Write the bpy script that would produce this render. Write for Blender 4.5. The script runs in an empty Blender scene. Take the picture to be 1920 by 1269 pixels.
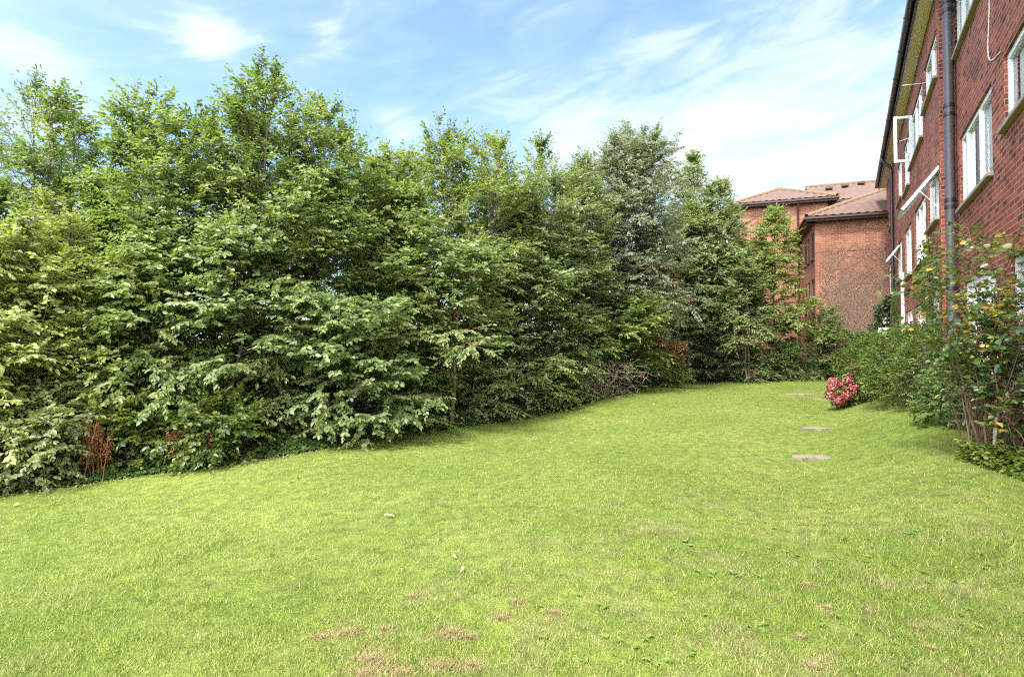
import bpy, bmesh, math, random
import numpy as np
from mathutils import Vector, Matrix

SC = bpy.context.scene
COL = SC.collection
PI = math.pi
F = 1080.0                    # focal length in photo pixels (photo is 1920 wide)
CAMZ = 1.6
PITCH = math.radians(1.2)
CY = 640.0 - F * math.tan(PITCH)

# ------------------------------------------------------------------ helpers
def ray(px, py):
    u = (px - 960.0) / F
    v = (CY - py) / F
    c, s = math.cos(PITCH), math.sin(PITCH)
    return Vector((u, c - v * s, s + v * c))

def at(px, py, Y):
    d = ray(px, py)
    return Vector((d.x * Y / d.y, Y, CAMZ + d.z * Y / d.y))

def sstep(a, b, x):
    t = np.clip((x - a) / (b - a), 0, 1)
    return t * t * (3 - 2 * t)

def ground_z(x, y):
    x = np.asarray(x, float); y = np.asarray(y, float)
    q = (1.67 + .583 * y - x) * .864
    z = -.30 * sstep(3.0, 8.5, q) * (1 - sstep(10, 21, y)) * sstep(-6, 1, y)
    z = z + .36 * (1 - sstep(.3, 2.0, q)) * sstep(2.5, 6, y) * (1 - sstep(26, 32, y))
    z = z + .085 * np.sin(x * .62 + y * .28 + .6) * sstep(2, 5, y) + .045 * np.sin(x * .9 + y * .5) * np.sin(y * .7 - x * .3 + 1.2) * np.exp(-(x * x + y * y) / 900)
    z = z + .015 * np.sin(x * 2.1 + 1.0) * np.sin(y * 1.7 + .4) * np.exp(-(x * x + y * y) / 900)
    return z

def gz(x, y):
    return float(ground_z(x, y))

def on_ground(px, py):
    d = ray(px, py)
    t = 1.0
    for i in range(4000):
        p = Vector((0, 0, CAMZ)) + d * t
        if p.z <= gz(p.x, p.y):
            break
        t += .01
    return p

def tag(o, label=None, cat=None, group=None, kind=None):
    if label: o['label'] = label
    if cat: o['category'] = cat
    if group: o['group'] = group
    if kind: o['kind'] = kind
    return o

def empty(name, loc=(0, 0, 0)):
    o = bpy.data.objects.new(name, None)
    o.empty_display_size = .2
    COL.objects.link(o)
    o.location = loc
    return o

def link(name, me, mat=None, parent=None):
    o = bpy.data.objects.new(name, me)
    COL.objects.link(o)
    if mat is not None:
        me.materials.append(mat)
    if parent is not None:
        o.parent = parent
        o.matrix_parent_inverse = Matrix.Translation(-Vector(parent.location)) if parent.parent is None else Matrix()
    return o

def np_mesh(name, verts, faces_list, attrs=None, smooth=False):
    """verts (n,3); faces_list: list of int arrays (m,k)"""
    me = bpy.data.meshes.new(name)
    verts = np.ascontiguousarray(verts, dtype=np.float32)
    me.vertices.add(len(verts))
    me.vertices.foreach_set('co', verts.ravel())
    loops = np.concatenate([f.ravel() for f in faces_list]).astype(np.int32)
    starts = []; off = 0
    for f in faces_list:
        k = f.shape[1]
        starts.append(off + np.arange(f.shape[0]) * k)
        off += f.size
    starts = np.concatenate(starts).astype(np.int32)
    me.loops.add(len(loops))
    me.loops.foreach_set('vertex_index', loops)
    me.polygons.add(len(starts))
    me.polygons.foreach_set('loop_start', starts)
    if attrs:
        for k, a in attrs.items():
            at_ = me.attributes.new(k, 'FLOAT', 'POINT')
            at_.data.foreach_set('value', np.ascontiguousarray(a, dtype=np.float32))
    me.update(calc_edges=True)
    if smooth:
        me.polygons.foreach_set('use_smooth', np.ones(len(starts), dtype=bool))
    return me

class MB:
    """collects boxes and polygons with a uv layer in metres, builds one mesh"""
    def __init__(s):
        s.bm = bmesh.new(); s.uv = s.bm.loops.layers.uv.new('UVMap')
    def poly(s, pts, uvs=None):
        vs = [s.bm.verts.new(p) for p in pts]
        f = s.bm.faces.new(vs)
        if uvs:
            for l, u in zip(f.loops, uvs): l[s.uv].uv = u
        return f
    def boxf(s, O, U, N, a, b):
        """box in frame (U along, N outward, z up); a,b = (s,d,z) corners"""
        def P(i, j, k):
            ss = (a, b)[i][0]; d = (a, b)[j][1]; z = (a, b)[k][2]
            return Vector(O) + U * ss + N * d + Vector((0, 0, z))
        def uvp(i, j, k, ax):
            ss = (a, b)[i][0]; d = (a, b)[j][1]; z = (a, b)[k][2]
            return {0: (d, z), 1: (ss, z), 2: (ss, d)}[ax]
        for ax, quads in ((0, [[(0,0,0),(0,1,0),(0,1,1),(0,0,1)], [(1,0,0),(1,0,1),(1,1,1),(1,1,0)]]),
                          (1, [[(0,0,0),(0,0,1),(1,0,1),(1,0,0)], [(0,1,0),(1,1,0),(1,1,1),(0,1,1)]]),
                          (2, [[(0,0,0),(1,0,0),(1,1,0),(0,1,0)], [(0,0,1),(0,1,1),(1,1,1),(1,0,1)]])):
            for q in quads:
                s.poly([P(*c) for c in q], [uvp(*c, ax) for c in q])
    def build(s, name, mat, parent=None, bevel=0, smooth=False):
        if bevel:
            bmesh.ops.remove_doubles(s.bm, verts=s.bm.verts, dist=1e-5)
            bmesh.ops.bevel(s.bm, geom=list(s.bm.edges), offset=bevel, segments=1, affect='EDGES', profile=.5)
        bmesh.ops.recalc_face_normals(s.bm, faces=s.bm.faces)
        me = bpy.data.meshes.new(name)
        s.bm.to_mesh(me); s.bm.free()
        if smooth:
            me.polygons.foreach_set('use_smooth', np.ones(len(me.polygons), dtype=bool))
        return link(name, me, mat, parent)

def tube_arrays(paths, n=6):
    """paths: list of (pts (k,3), radii (k,))"""
    V = []; Q = []; off = 0
    ang = np.arange(n) * 2 * PI / n
    for pts, rad in paths:
        pts = np.asarray(pts, float); rad = np.asarray(rad, float)
        k = len(pts)
        tan = np.gradient(pts, axis=0)
        tan /= np.linalg.norm(tan, axis=1)[:, None] + 1e-9
        ref = np.array([.31, .17, .05]) if abs(tan[0][2]) > .8 else np.array([0, 0, 1.])
        s = np.cross(tan, ref); s /= np.linalg.norm(s, axis=1)[:, None] + 1e-9
        t = np.cross(s, tan)
        ring = pts[:, None, :] + rad[:, None, None] * (np.cos(ang)[None, :, None] * s[:, None, :] + np.sin(ang)[None, :, None] * t[:, None, :])
        V.append(ring.reshape(-1, 3))
        i = np.arange(k - 1)[:, None] * n; j = np.arange(n)[None, :]; j2 = (j + 1) % n
        q = np.stack([i + j, i + j2, i + n + j2, i + n + j], -1).reshape(-1, 4) + off
        Q.append(q); off += k * n
    return np.concatenate(V), np.concatenate(Q)

def tubes(name, paths, mat, parent=None, n=6):
    v, q = tube_arrays(paths, n)
    return link(name, np_mesh(name, v, [q], smooth=True), mat, parent)

# ------------------------------------------------------------------ materials
def newmat(name):
    m = bpy.data.materials.new(name); m.use_nodes = True
    nt = m.node_tree
    b = nt.nodes['Principled BSDF']
    return m, nt, b

def N(nt, t, **kw):
    n = nt.nodes.new(t)
    for k, v in kw.items():
        if k.startswith('i_'):
            n.inputs[k[2:].replace('_', ' ')].default_value = v
        else:
            setattr(n, k, v)
    return n

def ramp(nt, stops, fac):
    r = nt.nodes.new('ShaderNodeValToRGB')
    while len(r.color_ramp.elements) < len(stops):
        r.color_ramp.elements.new(.5)
    for e, (p, c) in zip(r.color_ramp.elements, stops):
        e.position = p; e.color = (c[0], c[1], c[2], 1)
    nt.links.new(fac, r.inputs[0])
    return r.outputs[0]

def mix(nt, fac, a, b, mode='MIX'):
    m = nt.nodes.new('ShaderNodeMix'); m.data_type = 'RGBA'; m.blend_type = mode
    for inp, v in ((m.inputs[0], fac), (m.inputs[6], a), (m.inputs[7], b)):
        if hasattr(v, 'is_output'): nt.links.new(v, inp)
        elif isinstance(v, tuple): inp.default_value = (v[0], v[1], v[2], 1)
        else: inp.default_value = v
    return m.outputs[2]

def noise(nt, scale, detail=4, vec=None, rough=.55, dist=0):
    n = nt.nodes.new('ShaderNodeTexNoise')
    n.inputs['Scale'].default_value = scale
    n.inputs['Detail'].default_value = detail
    n.inputs['Roughness'].default_value = rough
    n.inputs['Distortion'].default_value = dist
    if vec is not None: nt.links.new(vec, n.inputs['Vector'])
    return n.outputs['Fac']

def position(nt):
    return nt.nodes.new('ShaderNodeNewGeometry').outputs['Position']

def mp(nt, v, a, b, c=0., d=1.):
    m = nt.nodes.new('ShaderNodeMapRange')
    m.inputs[1].default_value = a; m.inputs[2].default_value = b
    m.inputs[3].default_value = c; m.inputs[4].default_value = d
    nt.links.new(v, m.inputs[0])
    return m.outputs[0]

def simple(name, col, rough=.6, spec=.4, var=.15, scale=8., bump=0.):
    m, nt, b = newmat(name)
    p = position(nt)
    nz = noise(nt, scale, 5, p)
    c = mix(nt, nz, tuple(x * (1 - var) for x in col), tuple(min(1, x * (1 + var)) for x in col))
    nt.links.new(c, b.inputs['Base Color'])
    b.inputs['Roughness'].default_value = rough
    b.inputs['Specular IOR Level'].default_value = spec
    if bump:
        bp = N(nt, 'ShaderNodeBump'); bp.inputs['Strength'].default_value = bump; bp.inputs['Distance'].default_value = .01
        nt.links.new(noise(nt, scale * 6, 6, p), bp.inputs['Height']); nt.links.new(bp.outputs[0], b.inputs['Normal'])
    return m

def brick_mat(name, c1, c2, c3, mortar, bw=.225, bh=.075):
    m, nt, b = newmat(name)
    uv = nt.nodes.new('ShaderNodeUVMap'); uv.uv_map = 'UVMap'
    bt = nt.nodes.new('ShaderNodeTexBrick')
    bt.offset = .5
    bt.inputs['Scale'].default_value = 1
    bt.inputs['Brick Width'].default_value = bw; bt.inputs['Row Height'].default_value = bh
    bt.inputs['Mortar Size'].default_value = .0065; bt.inputs['Mortar Smooth'].default_value = .2
    bt.inputs['Color1'].default_value = (0, 0, 0, 1); bt.inputs['Color2'].default_value = (1, 1, 1, 1)
    bt.inputs['Mortar'].default_value = (.5, .5, .5, 1)
    nt.links.new(uv.outputs[0], bt.inputs['Vector'])
    p = position(nt)
    bw_ = nt.nodes.new('ShaderNodeRGBToBW'); nt.links.new(bt.outputs['Color'], bw_.inputs[0])
    bc = ramp(nt, [(0, c1), (.45, c2), (1, c3)], bw_.outputs[0])
    sp = mp(nt, noise(nt, 60, 3, p), .3, .7)
    bc = mix(nt, sp, bc, mix(nt, .5, bc, c1), 'MIX')
    c = mix(nt, bt.outputs['Fac'], bc, mortar)
    wx = mp(nt, noise(nt, .7, 7, p, .65), .40, .66)
    c = mix(nt, wx, c, mix(nt, .75, c, (.62, .58, .56), 'MULTIPLY'))
    nt.links.new(c, b.inputs['Base Color'])
    b.inputs['Roughness'].default_value = .85
    b.inputs['Specular IOR Level'].default_value = .25
    bp = N(nt, 'ShaderNodeBump'); bp.inputs['Strength'].default_value = .6; bp.inputs['Distance'].default_value = .008
    inv = mp(nt, bt.outputs['Fac'], 0, 1, 1, 0)
    ad = nt.nodes.new('ShaderNodeMath'); ad.operation = 'MULTIPLY_ADD'
    nt.links.new(noise(nt, 90, 4, p), ad.inputs[0]); ad.inputs[1].default_value = .5; nt.links.new(inv, ad.inputs[2])
    nt.links.new(ad.outputs[0], bp.inputs['Height']); nt.links.new(bp.outputs[0], b.inputs['Normal'])
    return m

def leaf_mat(name, stops, trans=.36, rough=.42, spec=.45, patch=None, tcol=1.5):
    m, nt, b = newmat(name)
    a = nt.nodes.new('ShaderNodeAttribute'); a.attribute_name = 'rnd'
    p = position(nt)
    f = nt.nodes.new('ShaderNodeMath'); f.operation = 'MULTIPLY_ADD'
    nt.links.new(mp(nt, noise(nt, .9, 3, p), .3, .7, -.28, .28), f.inputs[0]); f.inputs[1].default_value = 1
    nt.links.new(a.outputs['Fac'], f.inputs[2])
    c = ramp(nt, stops, f.outputs[0])
    nt.links.new(c, b.inputs['Base Color'])
    b.inputs['Roughness'].default_value = rough
    b.inputs['Specular IOR Level'].default_value = spec
    t = nt.nodes.new('ShaderNodeBsdfTranslucent')
    tc = mix(nt, 1., c, (1.4 * tcol, 1.5 * tcol, .65 * tcol), 'MULTIPLY')
    nt.links.new(tc, t.inputs[0])
    ms = nt.nodes.new('ShaderNodeMixShader'); ms.inputs[0].default_value = trans
    nt.links.new(b.outputs[0], ms.inputs[1]); nt.links.new(t.outputs[0], ms.inputs[2])
    nt.links.new(ms.outputs[0], nt.nodes['Material Output'].inputs[0])
    return m

def bark_mat(name, c1, c2):
    m, nt, b = newmat(name)
    p = position(nt)
    c = mix(nt, noise(nt, 14, 6, p), c1, c2)
    nt.links.new(c, b.inputs['Base Color']); b.inputs['Roughness'].default_value = .85
    bp = N(nt, 'ShaderNodeBump'); bp.inputs['Strength'].default_value = .5; bp.inputs['Distance'].default_value = .01
    nt.links.new(noise(nt, 60, 5, p), bp.inputs['Height']); nt.links.new(bp.outputs[0], b.inputs['Normal'])
    return m

M = {}
M['brick_old'] = brick_mat('old_red_brick', (.105, .030, .024), (.33, .076, .041), (.44, .128, .070), (.41, .27, .195))
M['brick_orange'] = brick_mat('orange_red_brick', (.195, .067, .040), (.262, .103, .060), (.32, .15, .088), (.33, .235, .175))
M['white'] = simple('white_window_plastic', (.80, .80, .78), .35, .5, .04, 3)
M['cream'] = simple('cream_painted_board', (.86, .79, .70), .6, .3, .08, 2)
M['stone'] = simple('weathered_concrete_sill', (.31, .27, .22), .85, .2, .35, 7, .3)
M['black_pl'] = simple('black_plastic_gutter', (.022, .020, .022), .38, .5, .2, 5)
M['pipe'] = simple('grey_painted_pipe', (.085, .075, .080), .42, .45, .12, 4)
M['brown_wood'] = simple('dark_brown_board', (.055, .030, .022), .55, .35, .2, 6)
M['tile'] = simple('brown_roof_tile', (.120, .080, .066), .85, .2, .45, 5, .3)
M['ridge'] = simple('mossy_ridge_tile', (.145, .105, .06), .9, .2, .4, 6, .3)
M['concrete'] = simple('worn_concrete_slab', (.19, .16, .115), .9, .2, .6, 9, .5)
M['soil'] = simple('leaf_litter_soil', (.045, .032, .018), .95, .1, .5, 6, .6)
M['cable'] = simple('white_cable', (.72, .70, .66), .5, .3, .05, 3)
M['curtain'] = simple('white_net_curtain', (.86, .86, .85), .9, .1, .05, 3)
M['dark_room'] = simple('dim_room', (.10, .095, .09), .9, .1, .2, 2)
M['feather'] = simple('pale_feather', (.75, .74, .72), .7, .2, .1, 30)
M['deadleaf'] = simple('pale_dead_leaf', (.46, .36, .15), .8, .2, .35, 30)
M['bark'] = bark_mat('grey_brown_bark', (.055, .042, .030), (.13, .10, .07))
M['bark_red'] = bark_mat('red_brown_bark', (.16, .075, .030), (.32, .17, .08))
M['bark_rose'] = bark_mat('dark_rose_bark', (.075, .042, .028), (.17, .10, .06))
M['bark_pale'] = bark_mat('pale_grey_bark', (.20, .155, .11), (.36, .29, .21))
M['dead_twig'] = bark_mat('dry_twig', (.17, .115, .085), (.30, .22, .17))
M['creeper_stem'] = bark_mat('creeper_stem', (.16, .12, .09), (.27, .19, .14))
M['dock'] = bark_mat('rusty_dock_seed', (.13, .045, .014), (.25, .098, .030))
M['petal'] = leaf_mat('hydrangea_petal', [(0, (.15, .022, .028)), (.5, (.28, .062, .066)), (1, (.42, .19, .16))], .2, .6, .2, tcol=.8)

def greens(name, d, m_, l, hi, **kw):
    M[name] = leaf_mat(name, [(0, d), (.4, m_), (.8, l), (1, hi)], **kw)
greens('leaf_mid', (0.068, 0.100, 0.021), (0.119, 0.165, 0.038), (0.171, 0.219, 0.065), (0.225, 0.259, 0.100))
greens('leaf_yellowgreen', (0.081, 0.110, 0.019), (0.142, 0.182, 0.040), (0.198, 0.235, 0.068), (0.252, 0.269, 0.106))
greens('leaf_olive', (0.072, 0.096, 0.028), (0.126, 0.161, 0.054), (0.180, 0.213, 0.088), (0.234, 0.250, 0.142))
greens('leaf_grey', (0.083, 0.101, 0.054), (0.135, 0.161, 0.090), (0.189, 0.211, 0.139), (0.243, 0.221, 0.142))
greens('leaf_bluegreen', (0.072, 0.104, 0.031), (0.128, 0.175, 0.057), (0.180, 0.230, 0.092), (0.234, 0.274, 0.130))
greens('leaf_lime', (.11, .132, .028), (.195, .222, .055), (.275, .30, .095), (.37, .36, .16))
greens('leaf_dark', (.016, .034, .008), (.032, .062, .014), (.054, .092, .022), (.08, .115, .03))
greens('leaf_bush', (.034, .060, .009), (.072, .110, .016), (.130, .172, .028), (.23, .25, .05))
greens('leaf_ivy', (.030, .062, .014), (.058, .105, .024), (.095, .15, .036), (.15, .19, .06), rough=.4, spec=.4)
greens('leaf_weed', (.09, .15, .025), (.13, .20, .04), (.17, .24, .055), (.22, .27, .09))
greens('leaf_brown', (.11, .048, .015), (.19, .095, .028), (.17, .12, .035), (.11, .14, .03))
greens('leaf_rose', (.034, .066, .018), (.066, .115, .030), (.125, .165, .045), (.36, .26, .035), rough=.38)
M['leaf_amber'] = leaf_mat('leaf_amber', [(0, (.05, .085, .022)), (.5, (.10, .14, .035)), (.72, (.17, .19, .045)), (.86, (.36, .25, .03)), (1, (.34, .12, .03))])

def grass_color(nt):
    p = position(nt)
    big = mp(nt, noise(nt, .42, 4, p), .33, .67)
    mid = mp(nt, noise(nt, 1.7, 5, p, .6), .32, .70)
    fine = mp(nt, noise(nt, 9, 4, p, .6), .3, .72)
    c = mix(nt, big, (.170, .246, .034), (.292, .340, .072))
    c = mix(nt, mp(nt, mid, .15, .95), c, mix(nt, .62, c, (.125, .198, .030)))
    dry = mp(nt, noise(nt, 2.6, 7, p, .72, .8), .46, .70)
    sx = nt.nodes.new('ShaderNodeSeparateXYZ'); nt.links.new(p, sx.inputs[0])
    near = mp(nt, sx.outputs[1], 3.2, 8.0, .85, .10)
    mm = nt.nodes.new('ShaderNodeMath'); mm.operation = 'MULTIPLY'
    m2 = nt.nodes.new('ShaderNodeMath'); m2.operation = 'MULTIPLY'
    nt.links.new(near, m2.inputs[0]); nt.links.new(mp(nt, sx.outputs[0], -2.0, 1.6, .45, 1.1), m2.inputs[1])
    nt.links.new(dry, mm.inputs[0]); nt.links.new(m2.outputs[0], mm.inputs[1])
    c = mix(nt, mm.outputs[0], c, (.30, .265, .12))
    return c, fine

def make_grass():
    m, nt, b = newmat('lawn_turf')
    c, fine = grass_color(nt)
    c = mix(nt, fine, mix(nt, .82, c, (.040, .050, .014)), mix(nt, .3, c, (.05, .06, .018)))
    nt.links.new(c, b.inputs['Base Color'])
    b.inputs['Roughness'].default_value = .9; b.inputs['Specular IOR Level'].default_value = .1
    bp = N(nt, 'ShaderNodeBump'); bp.inputs['Strength'].default_value = .7; bp.inputs['Distance'].default_value = .03
    nt.links.new(noise(nt, 45, 5, position(nt)), bp.inputs['Height']); nt.links.new(bp.outputs[0], b.inputs['Normal'])
    M['lawn'] = m
    m, nt, b = newmat('grass_blade')
    c, fine = grass_color(nt)
    a = nt.nodes.new('ShaderNodeAttribute'); a.attribute_name = 'rnd'
    tint = ramp(nt, [(0, (.45, .62, .45)), (.45, (1.0, 1.02, 1)), (.8, (1.4, 1.25, 1.3)), (1, (2.0, 1.6, 2.8))], a.outputs['Fac'])
    c = mix(nt, 1., c, tint, 'MULTIPLY')
    nt.links.new(c, b.inputs['Base Color'])
    b.inputs['Roughness'].default_value = .5; b.inputs['Specular IOR Level'].default_value = .3
    t = nt.nodes.new('ShaderNodeBsdfTranslucent'); nt.links.new(c, t.inputs[0])
    ms = nt.nodes.new('ShaderNodeMixShader'); ms.inputs[0].default_value = .3
    nt.links.new(b.outputs[0], ms.inputs[1]); nt.links.new(t.outputs[0], ms.inputs[2])
    nt.links.new(ms.outputs[0], nt.nodes['Material Output'].inputs[0])
    M['blade'] = m
make_grass()
M['thatch'] = leaf_mat('dry_thatch', [(0, (.15, .115, .05)), (.5, (.28, .215, .10)), (.8, (.40, .32, .18)), (1, (.22, .24, .07))], .15, .8, .1, tcol=.7)

def glass_mat():
    m, nt, b = newmat('window_glass')
    nt.nodes.remove(b)
    fr = nt.nodes.new('ShaderNodeFresnel'); fr.inputs[0].default_value = 1.42
    tr = nt.nodes.new('ShaderNodeBsdfTransparent'); tr.inputs[0].default_value = (.93, .95, .94, 1)
    gl = nt.nodes.new('ShaderNodeBsdfGlossy'); gl.inputs['Roughness'].default_value = .01
    ms = nt.nodes.new('ShaderNodeMixShader')
    nt.links.new(fr.outputs[0], ms.inputs[0]); nt.links.new(tr.outputs[0], ms.inputs[1]); nt.links.new(gl.outputs[0], ms.inputs[2])
    nt.links.new(ms.outputs[0], nt.nodes['Material Output'].inputs[0])
    M['glass'] = m
glass_mat()

# ------------------------------------------------------------------ camera, light, sky
cam = bpy.data.cameras.new('camera'); co = bpy.data.objects.new('camera', cam); COL.objects.link(co)
cam.sensor_width = 36; cam.lens = 36 * F / 1920
co.location = (0, 0, CAMZ); co.rotation_euler = (PI / 2 + PITCH, 0, 0)
cam.shift_y = -(634.5 - CY) / 1920
cam.clip_end = 5000; cam.clip_start = .05
SC.camera = co

SUN_AZ = Vector((-.60, -.80, 0)).normalized()
SUN_EL = math.radians(54)
sd = SUN_AZ * math.cos(SUN_EL) + Vector((0, 0, math.sin(SUN_EL)))
sl = bpy.data.lights.new('sun', 'SUN'); so = bpy.data.objects.new('sun', sl); COL.objects.link(so)
sl.energy = 2.7; sl.angle = math.radians(7); sl.color = (1, .95, .86)
so.rotation_euler = sd.to_track_quat('Z', 'Y').to_euler()

w = bpy.data.worlds.new('World'); SC.world = w; w.use_nodes = True
nt = w.node_tree
bg = nt.nodes['Background']
sky = nt.nodes.new('ShaderNodeTexSky'); sky.sky_type = 'NISHITA'; sky.sun_disc = False
sky.sun_elevation = SUN_EL; sky.sun_rotation = math.atan2(SUN_AZ.x, SUN_AZ.y)
sky.air_density = 1.0; sky.dust_density = .6; sky.ozone_density = 1.5
tc = nt.nodes.new('ShaderNodeTexCoord')
sx = nt.nodes.new('ShaderNodeSeparateXYZ'); nt.links.new(tc.outputs['Generated'], sx.inputs[0])
def math_(op, a, b=None, c=None):
    m = nt.nodes.new('ShaderNodeMath'); m.operation = op
    for i, v in enumerate((a, b, c)):
        if v is None: continue
        if hasattr(v, 'is_output'): nt.links.new(v, m.inputs[i])
        else: m.inputs[i].default_value = v
    return m.outputs[0]
zz = math_('ADD', math_('MAXIMUM', sx.outputs[2], 0.0), .16)
cx = math_('DIVIDE', sx.outputs[0], zz); cy = math_('DIVIDE', sx.outputs[1], zz)
cv = nt.nodes.new('ShaderNodeCombineXYZ'); nt.links.new(cx, cv.inputs[0]); nt.links.new(math_('MULTIPLY', cy, 1.25), cv.inputs[1])
cv.inputs[2].default_value = 3.7
wv = nt.nodes.new('ShaderNodeCombineXYZ')
nt.links.new(math_('MULTIPLY', math_('ARCTAN2', sx.outputs[0], sx.outputs[1]), 2.4), wv.inputs[0])
nt.links.new(math_('MULTIPLY_ADD', math_('ARCTAN2', sx.outputs[0], sx.outputs[1]), -1.6, math_('MULTIPLY', math_('ARCSINE', sx.outputs[2]), 7.5)), wv.inputs[1])
n3 = noise(nt, 2.2, 10, wv.outputs[0], .62, .9)
n1 = noise(nt, .85, 9, cv.outputs[0], .58, .5)
n2 = noise(nt, 2.6, 8, cv.outputs[0], .62, .8)
az = math_('ARCTAN2', sx.outputs[0], sx.outputs[1])
el = math_('ARCSINE', sx.outputs[2])
def blob(px, py, hw, hh, amp):
    d = ray(px, py).normalized()
    a0, e0 = math.atan2(d.x, d.y), math.asin(d.z)
    da = math_('DIVIDE', math_('SUBTRACT', az, a0), hw / F); de = math_('DIVIDE', math_('SUBTRACT', el, e0), hh / F)
    r2 = math_('ADD', math_('MULTIPLY', da, da), math_('MULTIPLY', de, de))
    return math_('MULTIPLY', math_('POWER', 2.718, math_('MULTIPLY', r2, -1.)), amp)
bias = None
for b_ in ((1560, 170, 330, 150, .30), (1180, 260, 300, 60, .20), (1420, 330, 420, 80, .22), (20, 90, 130, 80, .26), (395, 45, 60, 22, .30), (300, 60, 50, 10, .2), (622, 75, 40, 28, .26), (400, 95, 45, 30, .26), (745, 225, 70, 32, .28), (130, 235, 120, 40, .2), (1000, 240, 130, 50, .14), (1250, 90, 120, 45, .16)):
    v = blob(*b_)
    bias = v if bias is None else math_('ADD', bias, v)
cl = math_('ADD', math_('ADD', math_('MULTIPLY', n1, .35), math_('ADD', math_('MULTIPLY', n2, .40), math_('MULTIPLY_ADD', n3, .75, -.25))), bias)
mask = mp(nt, cl, .62, .94)
skyc = mix(nt, 1., sky.outputs[0], (.78, .88, 1.10), 'MULTIPLY')
skyc = mix(nt, mp(nt, cl, .45, .75, .06, .36), skyc, (2.5, 3.0, 3.4))
cc = mix(nt, mask, skyc, (2.72, 3.05, 3.25))
# broad fill glow added to the sky behind the camera, softens the shadows
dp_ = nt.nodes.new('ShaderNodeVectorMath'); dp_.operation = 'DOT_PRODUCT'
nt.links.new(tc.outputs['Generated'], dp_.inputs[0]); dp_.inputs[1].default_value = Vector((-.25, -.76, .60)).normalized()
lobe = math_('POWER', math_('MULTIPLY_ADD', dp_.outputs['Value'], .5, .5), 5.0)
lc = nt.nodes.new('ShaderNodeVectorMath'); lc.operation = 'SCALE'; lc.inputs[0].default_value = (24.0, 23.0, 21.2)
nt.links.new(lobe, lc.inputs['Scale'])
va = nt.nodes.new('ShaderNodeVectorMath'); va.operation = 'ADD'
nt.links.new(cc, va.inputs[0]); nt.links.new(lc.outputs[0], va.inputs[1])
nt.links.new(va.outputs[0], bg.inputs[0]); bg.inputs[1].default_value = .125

SC.view_settings.view_transform = 'Standard'; SC.view_settings.look = 'None'; SC.view_settings.gamma = 1
SC.view_settings.exposure = 1.6
SC.render.engine = 'CYCLES'
cy_ = SC.cycles
cy_.max_bounces = 7; cy_.diffuse_bounces = 5; cy_.glossy_bounces = 3; cy_.transmission_bounces = 4; cy_.transparent_max_bounces = 10
cy_.caustics_reflective = False; cy_.caustics_refractive = False
cy_.sample_clamp_indirect = 2.5; cy_.sample_clamp_direct = 12
cy_.use_denoising = False; cy_.filter_width = 1.15

# ------------------------------------------------------------------ lawn edge (hedge base) in world
EDGE_PX = [(-260, 985), (-120, 950), (0, 925), (150, 905), (300, 884), (430, 868), (560, 848), (640, 834), (760, 812), (860, 800), (950, 788), (1010, 778), (1100, 755), (1180, 737), (1260, 721), (1400, 712), (1560, 709), (1640, 708)]
EDGE = [on_ground(px, py) for px, py in EDGE_PX]
EX = np.array([p.x for p in EDGE]); EY = np.array([p.y for p in EDGE]); EPX = np.array([p[0] for p in EDGE_PX], float)
def edge_at(px):
    return Vector((np.interp(px, EPX, EX), np.interp(px, EPX, EY), 0))
def edge_beyond(x, y):
    """>0 when (x,y) lies on the hedge side: compares depth along the view ray from the camera's spot"""
    px = x / np.maximum(y, .1) * F + 960
    return y - np.interp(px, EPX, EY)

def axis(lo, hi, step, far):
    a = np.arange(lo, hi + 1e-6, step)
    g = []; v = step
    p = hi
    while p < far:
        v *= 1.35; p += v; g.append(p)
    h = []; v = step; p = lo
    while p > -far:
        v *= 1.35; p -= v; h.append(p)
    return np.concatenate([np.array(h[::-1]), a, np.array(g)])

def sheet(name, xs, ys, dz, mat, keep=None):
    X, Y = np.meshgrid(xs, ys)
    Z = ground_z(X, Y) + dz
    V = np.stack([X, Y, Z], -1).reshape(-1, 3)
    nx = len(xs)
    i = np.arange(len(ys) - 1)[:, None] * nx + np.arange(nx - 1)[None, :]
    q = np.stack([i, i + 1, i + nx + 1, i + nx], -1).reshape(-1, 4)
    return link(name, np_mesh(name, V, [q], smooth=True), mat)

lawn = tag(sheet('lawn', axis(-14, 22, .2, 1500), axis(-2, 30, .2, 1500), 0, M['lawn']), kind='structure')
# planting bed: strip from the lawn edge outward
bx = []
K = 9
pxs = np.linspace(-260, 1640, 160)
ex = np.interp(pxs, EPX, EX); ey = np.interp(pxs, EPX, EY)
rad = np.stack([ex, ey], -1); rl = np.linalg.norm(rad, axis=1)[:, None]
dirs = rad / rl
rng0 = np.random.default_rng(4)
wob = np.interp(np.arange(160), np.arange(0, 160, 2), rng0.uniform(-.20, .16, 80))
rows = []
for k, d in enumerate((-.06, .35, 1, 2, 3.5, 6, 10, 18, 40)):
    pp = rad + dirs * (d + (wob[:, None] if k == 0 else 0))
    rows.append(np.concatenate([pp, (ground_z(pp[:, 0], pp[:, 1]) + (.006 if k == 0 else .03))[:, None]], 1))
V = np.concatenate(rows); n_ = 160
i = np.arange(K - 1)[:, None] * n_ + np.arange(n_ - 1)[None, :]
q = np.stack([i, i + 1, i + n_ + 1, i + n_], -1).reshape(-1, 4)
tag(link('planting_bed', np_mesh('planting_bed', V, [q], smooth=True), M['soil']), kind='structure')

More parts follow.
